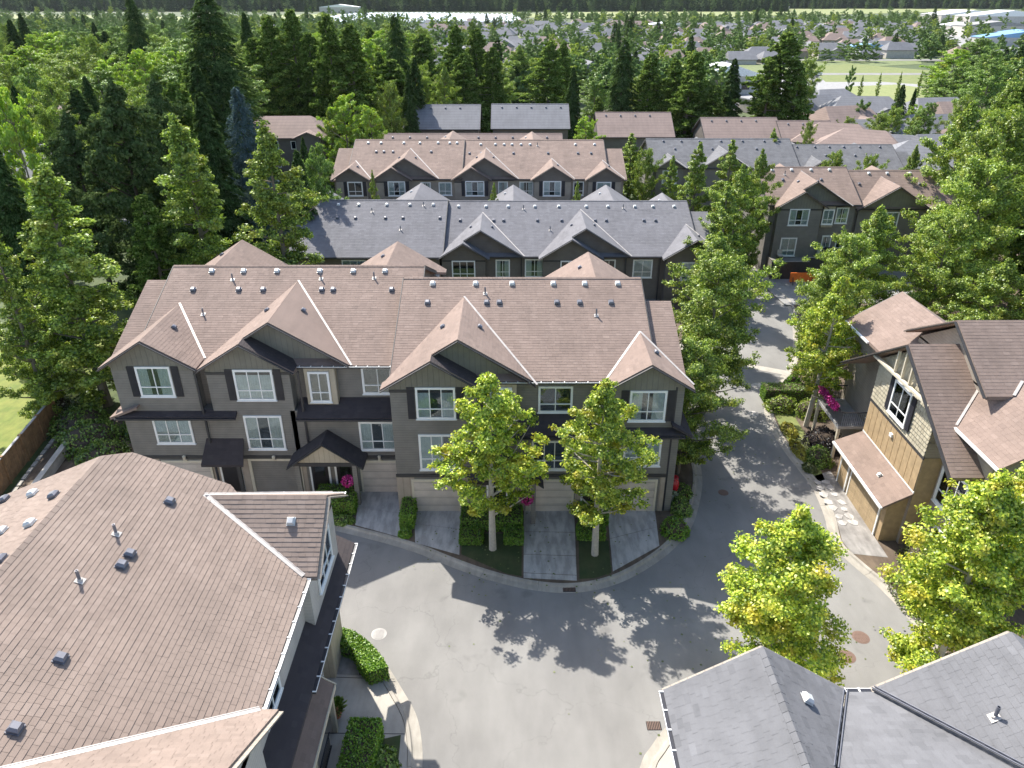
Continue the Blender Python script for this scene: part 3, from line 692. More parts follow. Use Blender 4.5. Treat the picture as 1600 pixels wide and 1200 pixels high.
def limb_mesh(name, h, r0, tips, mat, k=26, lean=0.):
    m = MB(); hh = h * .93; pts = [(math.sin(t * 2.2) * .12 * lean + lean * t * t * .8, math.sin(t * 3) * .08, hh * t) for t in np.linspace(0, 1, 8)]
    m.tube([(p[0], p[1], p[2] - .1) for p in pts], [r0 * (1.15 - t * 1.02) for t in np.linspace(0, 1, 8)], 8)
    step = max(1, len(tips) // k)
    for c, z0 in tips[::step]:
        z0 = max(h * .12, min(z0, hh * .9)); t = z0 / hh; b = Vector((math.sin(t * 2.2) * .12 * lean + lean * t * t * .8, 0, z0)); c = Vector(c)
        mid = b.lerp(c, .5) + Vector((0, 0, (c.z - b.z) * -.08)); m.tube([b, mid, c], [r0 * (.42 - .25 * t), r0 * .2, r0 * .06], 5, False)
    return m.mesh(name, mat)
def make_tree(key, kind, h, r, n, leaf, lmat, bmat, seed, trunk=None, **kw):
    if kind == 'conifer': v, q, tips = crown_conifer(seed, h, r, n, leaf, **kw)
    else: v, q, tips = crown_broad(seed, h, r, n, leaf, **kw)
    TREE[key] = (np_mesh('crown', v, q, lmat), limb_mesh('trunk', h, trunk or h * .0135 + .03, tips, bmat), h, r)
make_tree('sun1', 'b', 10, 2.6, 29000, .125, 'sunny_leaves', 'pale_bark', 11, base=.27, lobes=52, shape='oval', clump=.86)
make_tree('sun2', 'b', 10, 2.6, 29000, .125, 'sunny_leaves', 'pale_bark', 12, base=.25, lobes=50, shape='oval', clump=.86)
make_tree('sun3', 'b', 10, 2.8, 56000, 0.115, 'sunny_leaves', 'pale_bark', 13, base=.14, lobes=72, shape='oval', clump=1.)
make_tree('mid1', 'b', 12, 3.9, 44000, .16, 'mid_leaves', 'bark', 21, base=.1, lobes=66, shape='round', clump=.92)
make_tree('mid2', 'b', 12, 3.6, 40000, .16, 'mid_leaves', 'bark', 22, base=.08, lobes=66, shape='oval', clump=.95)
make_tree('mid3', 'b', 14, 2.8, 34000, .17, 'mid_leaves', 'bark', 23, base=.06, lobes=64, shape='oval', clump=.95)
make_tree('deep1', 'b', 16, 3.8, 52000, .16, 'mid_leaves', 'bark', 31, base=.06, lobes=76, shape='pyramid')
make_tree('deep2', 'b', 16, 4.2, 38000, 0.2, 'deep_leaves', 'bark', 32, base=.08, lobes=70, shape='round')
make_tree('lime1', 'b', 12, 3.6, 16000, 0.24, 'lime_leaves', 'bark', 41, base=.12, lobes=44, shape='round')
make_tree('pop1', 'b', 18, 2.8, 22000, 0.26, 'mid_leaves', 'bark', 51, base=.06, lobes=64, shape='column')
make_tree('fir1', 'conifer', 26, 6.2, 52000, .42, 'fir_needles', 'dark_bark', 61, power=.5, droop=.55, wid=.5, gap=.15)
make_tree('fir2', 'conifer', 22, 4.6, 36000, .4, 'fir_needles', 'dark_bark', 62, power=.7, droop=.5, wid=.5)
make_tree('cedar1', 'b', 22, 4.6, 40000, .34, 'cedar_needles', 'bark', 63, base=.03, lobes=150, shape='cedar', clump=.8)
make_tree('cedar2', 'b', 20, 4.2, 36000, .34, 'cedar_needles', 'bark', 64, base=.03, lobes=120, shape='cedar', clump=.95)
make_tree('pine1', 'b', 20, 5.0, 44000, .3, 'pine_needles', 'dark_bark', 65, base=.1, lobes=90, shape='oval', clump=.95)
make_tree('spruce1', 'conifer', 17, 4.6, 34000, .28, 'blue_needles', 'dark_bark', 66, power=.62, droop=.2)
for k, (lm, sh, sd_) in dict(far1=('far_leaves', 'round', 71), far2=('far_leaves', 'oval', 72), far3=('far_lime_leaves', 'round', 73)).items():
    make_tree(k, 'b', 9, 3.6, 3200, .5, lm, 'bark', sd_, base=.08, lobes=18, shape=sh, clump=1.15)
make_tree('farfir', 'conifer', 14, 3.8, 2800, .8, 'fir_needles', 'dark_bark', 74, wid=.6, power=.7, base=.02)
make_tree('farpop', 'b', 16, 2.4, 3000, .55, 'far_leaves', 'bark', 75, base=.05, lobes=18, shape='column', clump=1.15)
def tree(key, x, y, h, r, label, cat='tree', group=None, rz=None, name=None, z=None, lean=None):
    me, tm, h0, r0 = TREE[key]; nm = name or ('conifer' if me.materials[0].name.endswith('needles') else 'broadleaf_tree')
    z = hgt(x, y) - .05 if z is None else z
    t = thing(nm, label, cat, (x, y, z), group); t.scale = (r / r0, r / r0, h / h0); t.rotation_euler = (0, 0, random.uniform(0, 6.28) if rz is None else rz)
    if lean: t.rotation_euler = (lean[0], lean[1], t.rotation_euler[2])
    for n_, m_ in (('trunk', tm), ('crown', me)):
        o = bpy.data.objects.new(n_, m_); link(o); o.parent = t
    return t
def tpx(key, px, top, Y, width, label, **kw):
    """tree whose crown is centred on column px, reaches up to row top, stands at distance Y"""
    x, zt = gY(px, top, Y); z = hgt(x, Y); h = zt - z; d = Y * cc + (CH - h * .6) * ss
    x = (px - 800) * d / CF; width *= 1.55 if key in ('cedar1', 'cedar2', 'fir1') else 1.35 if key == 'fir2' else 1.15; return tree(key, x, Y, h, width * d / CF / 2, label, **kw)
def shrub(name, label, cat, x, y, z, rx, ry, h, mat, n=1500, leaf=.1, group=None, box=False, rz=0, poly=None, core=True, seed=None):
    """clipped hedge (box / poly) or rounded shrub: leafy shell over a dark twiggy core"""
    rg = np.random.default_rng(seed or int(abs(x * 91 + y * 37) * 10) % 99991); mb = MB()
    if poly:
        P = [Vector((a, b, 0)) for a, b in poly]; tri = []
        import mathutils.geometry as mg
        for t in mg.tessellate_polygon([P]): tri.append([P[i] for i in t])
        C = []; Nn = []
        ar = [abs((t[1] - t[0]).cross(t[2] - t[0]).z) / 2 for t in tri]; tot = sum(ar)
        for t, a in zip(tri, ar):
            k = int(n * .6 * a / tot) + 1; u, v = rg.uniform(size=k), rg.uniform(size=k); fl = u + v > 1; u[fl], v[fl] = 1 - u[fl], 1 - v[fl]
            q = np.array(t[0]) + u[:, None] * np.array(t[1] - t[0]) + v[:, None] * np.array(t[2] - t[0]); q[:, 2] = z + h + rg.normal(size=k) * .035; C.append(q); Nn.append(np.tile([0, 0, 1.], (k, 1)))
        for i in range(len(P)):
            a, b = P[i], P[(i + 1) % len(P)]; k = int(n * .4 * (b - a).length / sum((P[j] - P[(j + 1) % len(P)]).length for j in range(len(P)))) + 1
            q = np.array(a) + rg.uniform(size=(k, 1)) * np.array(b - a); nn = np.array([(b - a).y, -(b - a).x, 0]) / (b - a).length
            ctr = sum(P, Vector()) / len(P)
            if nn @ np.array((a + b) / 2 - ctr) < 0: nn = -nn
            q = q + nn * rg.normal(size=(k, 1)) * .035; q[:, 2] = z + rg.uniform(size=k) * h; C.append(q); Nn.append(np.tile(nn, (k, 1)))
        C = np.concatenate(C); Nn = np.concatenate(Nn)
        mb.prism([(p.x, p.y, z + h - .04) for p in P], (0, 0, -h + .04))
    else:
        d = unit(rg, n); 
        if box:
            d = rg.uniform(-1, 1, (n, 3)); ax = rg.integers(0, 5, n); 
            for i in range(5):
                s_ = ax == i
                if i < 4: d[s_, i // 2] = 1 if i % 2 else -1
                else: d[s_, 2] = 1
            s2 = ax > 3; Nn = np.zeros((n, 3)); Nn[s2, 2] = 1
            for i in range(4): Nn[ax == i, i // 2] = 1 if i % 2 else -1
            C = d * np.array([rx, ry, h / 2]) + rg.normal(size=(n, 3)) * .03; C[:, 2] += h / 2
            mb.box(-rx + .05, rx - .05, -ry + .05, ry - .05, 0, h - .05)
        else:
            d[:, 2] = np.abs(d[:, 2]) - .12; lump = 1 + .13 * np.sin(d[:, 0] * 7 + x) * np.cos(d[:, 1] * 6 + y) + rg.normal(size=n) * .08
            C = d * lump[:, None] * np.array([rx, ry, h]); C[:, 2] = np.maximum(C[:, 2], .03); Nn = d
            mb.lathe([(.75, 0), (.85, .3), (.7, .62), (.35, .82), (.02, .86)], n=10); mb.v = [(a * rx, b * ry, c * h) for a, b, c in mb.v]
        c_, s_ = math.cos(rz), math.sin(rz); M = np.array([[c_, -s_, 0], [s_, c_, 0], [0, 0, 1]]); C = C @ M.T + np.array([x, y, z]); Nn = Nn @ M.T
        mb.v = [(a * c_ - b * s_ + x, a * s_ + b * c_ + y, c + z) for a, b, c in mb.v]
    D = rg.normal(size=C.shape) + np.array([0, 0, .5]); v, q = leaf_quads(C, D, Nn + rg.normal(size=C.shape) * .45 + np.array([0, 0, .3]), leaf, leaf * .7, rg)
    t = thing(name, label, cat, (x, y, z), group); v = v - np.array([x, y, z])
    o = bpy.data.objects.new('foliage', np_mesh('foliage', v, q, mat)); link(o); o.parent = t
    if core: mb.build('twigs', 'dark_bark' if mat != 'magenta_petals' else 'dark_bark', t)
    return t
# ================================================================== MAIN ROW (row nearest, centre)
A = thing('townhouse_row', 'nearest townhouse row, brown roof and dark grey siding, behind two street trees', 'townhouses', (-6, 37, .09))
row('townhouse_row', '', dict(root=A, x0=-21.1, x1=-5.9, yw=37.8, ze=8.5, zr=11.66, yr=45.2, zg=.09, roof='brown_shingles', wall='dark_siding', ohl=-.3 + .65,
    open=(-15.55, -12.75), gables=[(-20.1, 2.7, 36.5, None, 8.7), (-13.3, 4.25, 37.3, (2.75, 36.5), 8.5)], rear=[(-19.9, 3.6, 53.4), (-8.4, 3.5, 53.2)],
    vents=vent_line([-18.9, -16.9, -14.8, -12.1, -10.0, -8.0], .4, 'l') + vent_line([-19.6, -16.8, -15.3, -11.7, -11.0, -7.4], 1.6, 'd') + [(-17.4, .95, 'p'), (-11.9, .9, 'p'), (-8.6, .85, 'p'), (-18.4, 3.1, 'p')],
    wins=[(-20.05, 6.7, 1.95, 1.9, 2, 37.0, True, 'curtain'), (-14.5, 6.46, 2.2, 1.95, 3, 37.0, True, 'blind'), (-10.95, 6.15, 1.2, 1.95, 2, 37.35, False, 'unlit_interior'), (-7.7, 6.44, 1.8, 1.75, 2, 37.8, False, 'unlit_interior'),
          (-19.7, 3.55, 2.2, 1.95, 3, 37.0, False, 'blind'), (-14.4, 3.15, 2.2, 2.3, 3, 37.0, False, 'curtain'), (-7.85, 3.1, 2.1, 1.95, 3, 37.0, False, 'curtain')]))
row('townhouse_row', '', dict(root=A, x0=-6.5, x1=7.6, yw=35.9, ze=8.5, zr=11.6, yr=43.1, zg=.09, roof='brown_shingles', wall='dark_siding', ohl=.1, ohr=.25,
    gables=[(-2.85, 4.15, 35.4, (2.75, 34.6), 8.4), (7.3, 2.4, 34.6, None, 8.4)], rear=[(5.4, 3.4, 50.9)],
    vents=vent_line([-4.8, -2.2, 0, 2.5, 4.4, 6.4], .4, 'l') + vent_line([-5.0, -1.5, -.75, 2.65, 4.0, 5.85], 1.55, 'd') + [(-1.6, 1.0, 'p'), (4.9, 2.3, 'p')],
    wins=[(-4.13, 6.35, 2.15, 1.95, 3, 35.1, True, 'curtain'), (2.4, 6.3, 1.9, 1.65, 2, 35.9, False, 'unlit_interior'), (7.36, 6.2, 2.0, 1.9, 2, 35.1, True, 'curtain'),
          (-4.2, 3.0, 2.0, 2.35, 3, 35.1, False, 'blind'), (2.1, 3.0, 2.0, 1.95, 3, 35.1, False, 'unlit_interior'), (7.3, 3.25, 2.1, 1.85, 3, 35.1, False, 'curtain'), (-.6, 6.3, 1.2, 1.8, 2, 35.45, False, 'blind')]))
lw = MB(); lw.box(-21.3, -15.55, 36.998, 37.9, 2.7, 5.75); lw.box(-12.75, -6.55, 36.996, 37.9, .09, 5.75); lw.box(-15.55, -12.75, 36.999, 37.9, 2.35, 5.6); lw.box(-21.3, -15.551, 36.999, 37.9, .09, 2.7)
lw.box(-6.58, 8.73, 35.098, 36, .09, 5.75); lw.box(7.5, 8.74, 35.9, 46.8, .09, 8.3); lw.build('wall', 'dark_siding', A)
for a, b, y in [(-21.32, -21.0, 37), (-17.9, -15.7, 37), (-12.6, -12.3, 37), (-9.1, -8.95, 37), (-6.72, -6.6, 37), (-6.6, -5.6, 35.1), (-2.95, -1.8, 35.1), (.2, .75, 35.1), (3.65, 5.5, 35.1), (8.5, 8.78, 35.1)]:
    gf = MB(); gf.box(a, b, y - .03, y + .02, .09, 2.5); gf.build('base_cladding', 'taupe_boards', A)
bl = MB()
for a, b, y in [(-22.42, -17.78, 37), (-17.78, -6.6, 36.99), (-6.62, 8.8, 35.09)]: bl.box(a, b, y - .06, y, 2.5, 2.7)
bl.build('belt_trim', 'dark_trim', A)
for a, b, y, yb2 in [(-22.7, -15.8, 36.62, 37.1), (-12.3, -6.62, 36.5, 37.8), (-1.9, 5.0, 34.6, 35.9), (4.98, 9.5, 34.62, 35.11)]:
    m = MB(); P = [(a, y, 5.55), (b, y, 5.55), (b, yb2, 5.55 + (yb2 - y) * .5), (a, yb2, 5.55 + (yb2 - y) * .5)]; slab(m, P, .14)
    o = m.build('pent_roof', 'shade_dark_shingles', A); lay(P, .2, .36, 'shade_dark_shingles', o); gutter(A, (a, y, 5.52), (b, y, 5.52), (0, -1, 0), clips=False)  # pent roofs under the front get the copy with shade in its colour
# small sloping roofs round the two ends and the end wings
for sx, xa, xb in ((-1, -23.0, -21.3), (1, 9.9, 8.73)):
    m = MB(); P = [(xa, 36.62 if sx < 0 else 34.62, 5.5), (xb, 36.62 if sx < 0 else 34.62, 6.2), (xb, 46, 6.2), (xa, 46, 5.5)]; slab(m, P, .14)
    o = m.build('pent_roof', 'brown_shingles' if sx < 0 else 'shade_dark_shingles', A); lay(P, .2, .36, 'brown_shingles' if sx < 0 else 'shade_dark_shingles', o)  # left end keeps plain brown; right end has shade put into its colour
side_wing(A, 7.9, 9.55, 36.6, 8.3, 10.6, 41.8, 'brown_shingles', 'dark_siding', .09)
side_wing(A, -23.0, -21.3, 38.4, 8.3, 10.95, 44.5, 'brown_shingles', 'dark_siding', .09)
tb = MB(); tb.box(-11.75, -10.0, 37.35, 37.85, 5.9, 8.35); tb.build('bay_wall', 'beige_boards', A); tb = MB(); tb.box(-1.4, .25, 35.45, 35.95, 5.9, 8.3); tb.build('bay_wall', 'beige_boards', A)
for x, y in ((-7.85, 37.0), (-19.4, 37.0)): garage_door(A, x, y - .03, .1, 2.25 if x > -10 else 2.7, 2.15)
for x in (-4.37, 2.18, 6.95): garage_door(A, x, 35.07, .1, 2.55, 2.12)
of = MB(); of.box(-15.72, -15.55, 36.93, 37.0, .09, 2.35); of.box(-12.75, -12.58, 36.93, 37.0, .09, 2.35); of.box(-15.72, -12.58, 36.93, 37.0, 2.35, 2.5); of.build('door_frame', 'cream_trim', A)
gi = MB(); gi.box(-15.55, -12.75, 37.0, 42.9, .095, .11); gi.build('garage_floor', 'driveway_concrete', A)
def porch(root, xc, hw, y0, y1, zt, zp, roofm='shade_dark_shingles', doors=(-.75, .75), n=2, wy=None):
    L = [(xc - hw, y0, zt), (xc, y0, zp), (xc, y1, zp), (xc - hw, y1, zt)]; Rr = [(xc, y0, zp), (xc + hw, y0, zt), (xc + hw, y1, zt), (xc, y1, zp)]
    m = MB(); slab(m, L, .14); slab(m, Rr, .14); o = m.build('porch_roof', roofm, root); lay(L, .2, .36, roofm, o); lay(Rr, .2, .36, roofm, o)
    f = MB()
    for s in (-1, 1): f.bar((xc + s * hw, y0 - .02, zt - .07), (xc, y0 - .02, zp - .07), .05, .24, (0, 1, 0))
    f.box(xc - hw + .35, xc + hw - .35, y0 + .12, y0 + .24, zt - .02, zt + .22); f.build('barge_board', 'dark_trim', root)
    k = (zp - zt) / hw; g = MB(); g.prism([(xc - hw + .6, y0 + .17, zt + .2), (xc + hw - .6, y0 + .17, zt + .2), (xc, y0 + .17, zp - .3)], (0, .08, 0)); g.build('gable_wall', 'beige_boards', root)
    for s in (-1, 1):
        p = MB(); x = xc + s * (hw - .55); p.box(x - .13, x + .13, y0 + .1, y0 + .36, .09, zt + .05); p.build('porch_post', 'dark_siding', root)
    for dx in doors:
        d = MB(); x = xc + dx; d.box(x - .62, x - .5, wy - .06, wy, .15, 2.35); d.box(x + .5, x + .62, wy - .06, wy, .15, 2.35); d.box(x - .5, x + .5, wy - .06, wy, 2.23, 2.35); d.box(x - .5, x + .5, wy - .06, wy, .15, .22)
        fo = d.build('front_door', 'white_trim', root); q = MB(); q.box(x - .5, x + .5, wy - .05, wy - .01, .22, 2.23); q.build('door_leaf', 'door_dark', fo)
        q = MB(); q.box(x - .3, x + .3, wy - .06, wy - .051, 1.3, 2.05); q.build('pane', 'glass', fo)
porch(A, -10.75, 2.2, 35.5, 37.0, 2.85, 4.5, wy=36.97)
porch(A, -.35, 2.1, 33.7, 35.1, 2.85, 4.4, doors=(-.5,), wy=35.07)
m = MB(); P = [(-18.05, 35.9, 2.75), (-15.6, 35.9, 2.75), (-15.75, 37.0, 3.9), (-17.9, 37.0, 3.9)]; slab(m, P, .14); o = m.build('porch_roof', 'shade_dark_shingles', A); lay(P, .2, .36, 'shade_dark_shingles', o)
m = MB(); m.box(-16.05, -15.85, 35.98, 36.18, .09, 2.65); m.build('porch_post', 'dark_trim', A)
d = MB(); d.box(-17.5, -17.38, 36.94, 37, .15, 2.35); d.box(-16.3, -16.18, 36.94, 37, .15, 2.35); d.box(-17.38, -16.3, 36.94, 37, 2.23, 2.35); fo = d.build('front_door', 'white_trim', A); q = MB(); q.box(-17.38, -16.3, 36.95, 36.99, .15, 2.23); q.build('door_leaf', 'door_dark', fo)
d = MB(); d.box(3.98, 4.08, 35.03, 35.09, .15, 2.35); d.box(5.05, 5.15, 35.03, 35.09, .15, 2.35); d.box(4.08, 5.05, 35.03, 35.09, 2.25, 2.35); fo = d.build('front_door', 'white_trim', A); q = MB(); q.box(4.08, 5.05, 35.04, 35.08, .15, 2.25); q.build('door_leaf', 'door_dark', fo)
for x, y in [(-11.95, 37.0), (-5.95, 37.75), (4.6, 35.85), (-17.65, 36.9), (8.85, 35.2)]:
    m = MB(); m.box(x - .05, x + .05, y - .12, y - .02, .1, 8.3 if x not in (-17.65,) else 8.2); m.build('downpipe', 'dark_metal', A)
for x, y in [(-19.4, 36.95), (-7.85, 36.95), (-14.1, 36.93)]:
    m = MB(); m.box(x - .1, x + .1, y - .1, y, 2.42, 2.5); m.lathe([(.07, 0), (.1, .22), (.11, .25), (.02, .32)], (x, y - .12, 2.5), 8); m.build('wall_lamp', 'cream_trim', A)

# ================================================================== ROWS BEHIND
B = thing('townhouse_row', 'dark grey roofed townhouse row directly behind the nearest row', 'townhouses', (4, 69, -3))
zx = lambda l, s: [((460 + v / 2.162) - 800) * s for v in l]
row('', '', dict(root=B, x0=-6.6, x1=18.0, yw=69.2, ze=4.6, zr=7.9, yr=76.9, zg=-3, roof='grey_shingles', wall='brown_siding', gwall='brown_siding', e=.24, w=.42, lod=1, ohl=.2, ohr=.1,
    gables=[(-3.0, 4.15, 68.7, (2.5, 67.9), 4.6), (7.0, 4.45, 68.7, (3.1, 67.9), 4.6), (17.4, 3.0, 67.9, None, 4.6)], rear=[(.15, 4.1, 87), (10.9, 4.1, 87), (17.3, 3, 86)],
    vents=vent_line(zx([550, 645, 722, 814, 897, 992, 1067, 1160, 1223, 1296], .0642), .7, 'l') + vent_line(zx([557, 672, 706, 822, 905, 1020, 1058, 1187, 1227], .0635), 2.3, 'd') + [(zx([775], .064)[0], 1, 'p'), (zx([1120], .064)[0], .9, 'p'), (zx([865], .063)[0], 3.4, 'p')],
    wins=[(-4.66, 2.35, 2.25, 1.95, 3, 68.4, False), (-.9, 2.3, 1.4, 1.85, 2, 69.2, False), (2.2, 2.35, 1.9, 1.85, 2, 69.2, False), (5.75, 2.35, 2.2, 1.95, 3, 68.4, False), (9.4, 2.3, 1.3, 1.85, 2, 69.2, False), (12.7, 2.3, 1.9, 1.85, 2, 69.2, False), (17.3, 2.3, 2, 1.85, 2, 68.4, False)]))
row('', '', dict(root=B, x0=-21.0, x1=-6.95, yw=68.5, ze=4.75, zr=8.15, yr=76.3, zg=-3, roof='grey_shingles', wall='brown_siding', e=.24, w=.42, lod=1, gables=[], rear=[(-10.5, 4.2, 87), (-21, 3.2, 86)],
    vents=vent_line(zx([65, 135, 205, 302, 382, 463], .0638), .6, 'l') + vent_line(zx([135, 197, 300, 360, 487], .063), 2.1, 'd') + [(zx([250], .063)[0], 1.4, 'p'), (zx([352], .062)[0], 3.4, 'p'), (zx([431], .064)[0], .7, 'p')],
    wins=[(-15.2, 2.5, 2.3, 1.85, 3, 68.5, False, 'blind'), (-9.0, 2.5, 1.5, 1.85, 2, 68.5, False)]))
side_wing(B, 17.7, 20.1, 69.6, 4.5, 7.1, 75.7, 'grey_shingles', 'brown_siding', -3, .24, .42)
for x, y in [(-7.1, 68.9), (.9, 69.1), (4.0, 69.1), (11.0, 69.1), (14.3, 69.1)]:
    m = MB(); m.box(x - .06, x + .06, y - .14, y - .02, -3, 4.4); m.build('downpipe', 'dark_metal', B)
C = thing('townhouse_row', 'brown roofed townhouse row with shuttered windows, third row back', 'townhouses', (-5, 91, -2))
row('', '', dict(root=C, x0=-6.0, x1=11.6, yw=91.3, ze=7.1, zr=10.3, yr=98.8, zg=-2, roof='brown_shingles', wall='taupe_siding', gwall='brown_siding', e=.3, w=.5, lod=1, ohl=.1, ohr=.1,
    gables=[(-3.3, 4.05, 90.8, (2.45, 90.1), 7.1), (4.9, 2.65, 90.1, None, 7.1), (11.2, 2.4, 90.1, None, 7.1)], rear=[(2.8, 4.0, 109), (-1.5, 2.4, 108)],
    vents=vent_line(zx([628, 678, 708, 735, 766, 797, 952, 1018], .0802), .8, 'l') + vent_line(zx([590, 630, 660, 740, 858, 960, 1005], .0795), 2.2, 'd') + [(zx([822], .08)[0], 1, 'p')],
    wins=[(-4.5, 5.1, 2.3, 1.8, 3, 90.6, True), (-1.1, 5.0, 1.2, 1.7, 2, 91.3, False), (1.75, 5.0, 1.7, 1.7, 2, 91.3, False), (4.85, 5.1, 2.2, 1.8, 3, 90.6, True), (8.1, 5.0, 1.3, 1.7, 2, 91.3, False), (11.1, 5.1, 1.8, 1.7, 2, 90.6, True)]))
row('', '', dict(root=C, x0=-19.6, x1=-6.1, yw=90.9, ze=7.2, zr=10.4, yr=98.4, zg=-2, roof='brown_shingles', wall='taupe_siding', gwall='brown_siding', e=.3, w=.5, lod=1, ohr=.05,
    gables=[(-19.3, 2.3, 89.7, None, 7.2), (-12.8, 3.95, 90.4, (2.4, 89.7), 7.2)], rear=[(-8.3, 4.0, 109)],
    vents=vent_line(zx([243, 287, 365, 420, 482, 522, 547], .0802), .6, 'l') + vent_line(zx([273, 299, 330, 460], .0795), 2, 'd'),
    wins=[(-18.9, 5.2, 1.8, 1.7, 2, 90.2, True), (-13.9, 5.2, 2.1, 1.75, 3, 90.2, True), (-10.5, 5.1, 1.3, 1.6, 2, 90.9, False), (-8.1, 5.1, 1.6, 1.6, 2, 90.9, False)]))
side_wing(C, 11.4, 14.0, 91.9, 6.9, 9.4, 97.7, 'brown_shingles', 'taupe_siding', -2, .3, .5); side_wing(C, -22.0, -19.4, 91.5, 6.9, 9.5, 97.4, 'brown_shingles', 'taupe_siding', -2, .3, .5)
m = MB()
for a, b in [(-17, -9.2), (-7.4, 1.2), (6.9, 9)]: m.box(a, b, 89.8, 90.9, 3.9, 4.2)
m.build('pent_roof', 'shade_dark_shingles', C)
E_ = thing('townhouse_row', 'brown roofed townhouses with a fenced patio at the far end of the road', 'townhouses', (36, 77, 0))
row('', '', dict(root=E_, x0=27.0, x1=36.0, yw=77.4, ze=7.5, zr=10.2, yr=82.5, zg=0, roof='brown_shingles', wall='dark_siding', e=.27, w=.45, lod=1, gables=[(31.3, 4.05, 76.9, (2.7, 76.1), 7.4)], rear=[(31, 3, 88)],
    vents=vent_line([28.2, 30.3, 32.4, 34.4], .5, 'l') + vent_line([29, 33.1], 2, 'd') + [(29.4, 1.2, 'p')],
    wins=[(29.9, 5.4, 2.1, 1.75, 3, 76.6, False, 'curtain'), (34.7, 5.4, 1.3, 1.7, 2, 77.4, False), (33.1, 5.4, 1.2, 1.6, 2, 77.0, False), (29.3, 2.1, 1.7, 2.0, 2, 76.6, False, 'blind'), (31.5, 2.2, 1.0, 1.9, 2, 77.4, False), (33.6, 2.2, 1.0, 1.9, 2, 77.4, False, 'curtain'), (35.2, 2.1, 1.2, 2.0, 2, 77.4, False)]))
row('', '', dict(root=E_, x0=35.6, x1=47, yw=78.2, ze=6.9, zr=9.75, yr=83, zg=0, roof='brown_shingles', wall='dark_siding', e=.27, w=.45, lod=1, gables=[(40.2, 4, 77.4, None, 6.8)], rear=[(42, 3.4, 88.6)],
    vents=vent_line([36.6, 39, 41, 43.5, 46], .5, 'l') + vent_line([37.5, 40, 41.2, 44], 2, 'd'), wins=[(40, 4.8, 2, 1.7, 3, 77.9, False)]))
m = MB(); m.box(27.5, 36.3, 75.2, 77.4, 0, 1.95); m.build('patio', 'dark_siding', E_)
m = MB(); m.box(32.55, 33.75, 76.99, 77.5, 5.1, 7.3); m.build('bay_wall', 'beige_boards', E_)
FR = thing('townhouse_row', 'long pale grey roofed townhouse row partly behind the street trees right of centre', 'townhouses', (34, 102, -2))
row('', '', dict(root=FR, x0=19, x1=38.3, yw=102, ze=6.2, zr=9.0, yr=107.5, zg=-2, roof='pale_grey_shingles', wall='dark_siding', e=.32, w=.5, lod=1, gables=[(21.2, 2.2, 100.9, None, 6.2), (28.5, 3.4, 101.1, None, 6.2)], rear=[(27, 3.2, 113), (35, 3, 113)],
    vents=vent_line([21, 23.5, 26, 29, 32, 35, 37], .6, 'd') + vent_line([22.4, 27.5, 33.6], 2.2, 'd'), wins=[(21.2, 4.1, 2.0, 1.8, 3, 101.4, False), (20.8, .9, 1.8, 1.6, 2, 101.4, False)]))
row('', '', dict(root=FR, x0=38.5, x1=52.5, yw=101.5, ze=5.6, zr=8.3, yr=107, zg=-2, roof='pale_grey_shingles', wall='dark_siding', e=.32, w=.5, lod=1, gables=[(41, 2.6, 100.5, None, 5.6)], rear=[(40.5, 3.4, 112.5), (50, 3, 112.5)],
    vents=vent_line([39.5, 42, 44, 46, 48.2, 51], .6, 'd') + vent_line([43, 47, 50], 2.4, 'd')))
side_wing(FR, 52.0, 55, 102.5, 5.2, 7.4, 106.5, 'pale_grey_shingles', 'dark_siding', -2, .32, .5)
def simple_row(lbl, x0, x1, yr, zr, roof, rear, w='brown_siding', gb=(), vs=None):
    t = thing('townhouse_row', lbl, 'townhouses', ((x0 + x1) / 2, yr - 6, -2))
    row('', '', dict(root=t, x0=x0, x1=x1, yw=yr - 5.5, ze=zr - 3.3, zr=zr, yr=yr, zg=-2, roof=roof, wall=w, lod=2, gables=[(g, 2.6, yr - 6.6, None, zr - 3.3) for g in gb], rear=[(r_, 3.2, yr + 6) for r_ in rear],
        vents=vent_line(vs or list(np.arange(x0 + 1.5, x1 - 1, 2.6)), .9, 'd'))); return t
simple_row('brown roofed townhouse row showing only its ridge just behind the shuttered brown row', -19.6, 7.3, 118, 8.0, 'far_brown_shingles', [-10.5, -1.2])
simple_row('blue grey roofed townhouse block, left one of the two below the tall cedars', -18.5, -5.9, 140, 9.4, 'far_grey_shingles', [-12])
simple_row('blue grey roofed townhouse block, right one of the two below the tall cedars', -3.3, 9.7, 140, 9.5, 'far_grey_shingles', [2.4])
simple_row('brown roofed townhouse block in front of the dark cedar clump right of centre', 15.2, 28, 140, 8.1, 'far_brown_shingles', [20.5])
simple_row('brown roofed townhouse block under the tallest cedar right of centre', 33.6, 46.4, 138, 7.5, 'far_brown_shingles', [37.8])
simple_row('short brown roofed townhouse block right of the tallest cedar', 46.8, 55.5, 137, 7.1, 'far_brown_shingles', [])

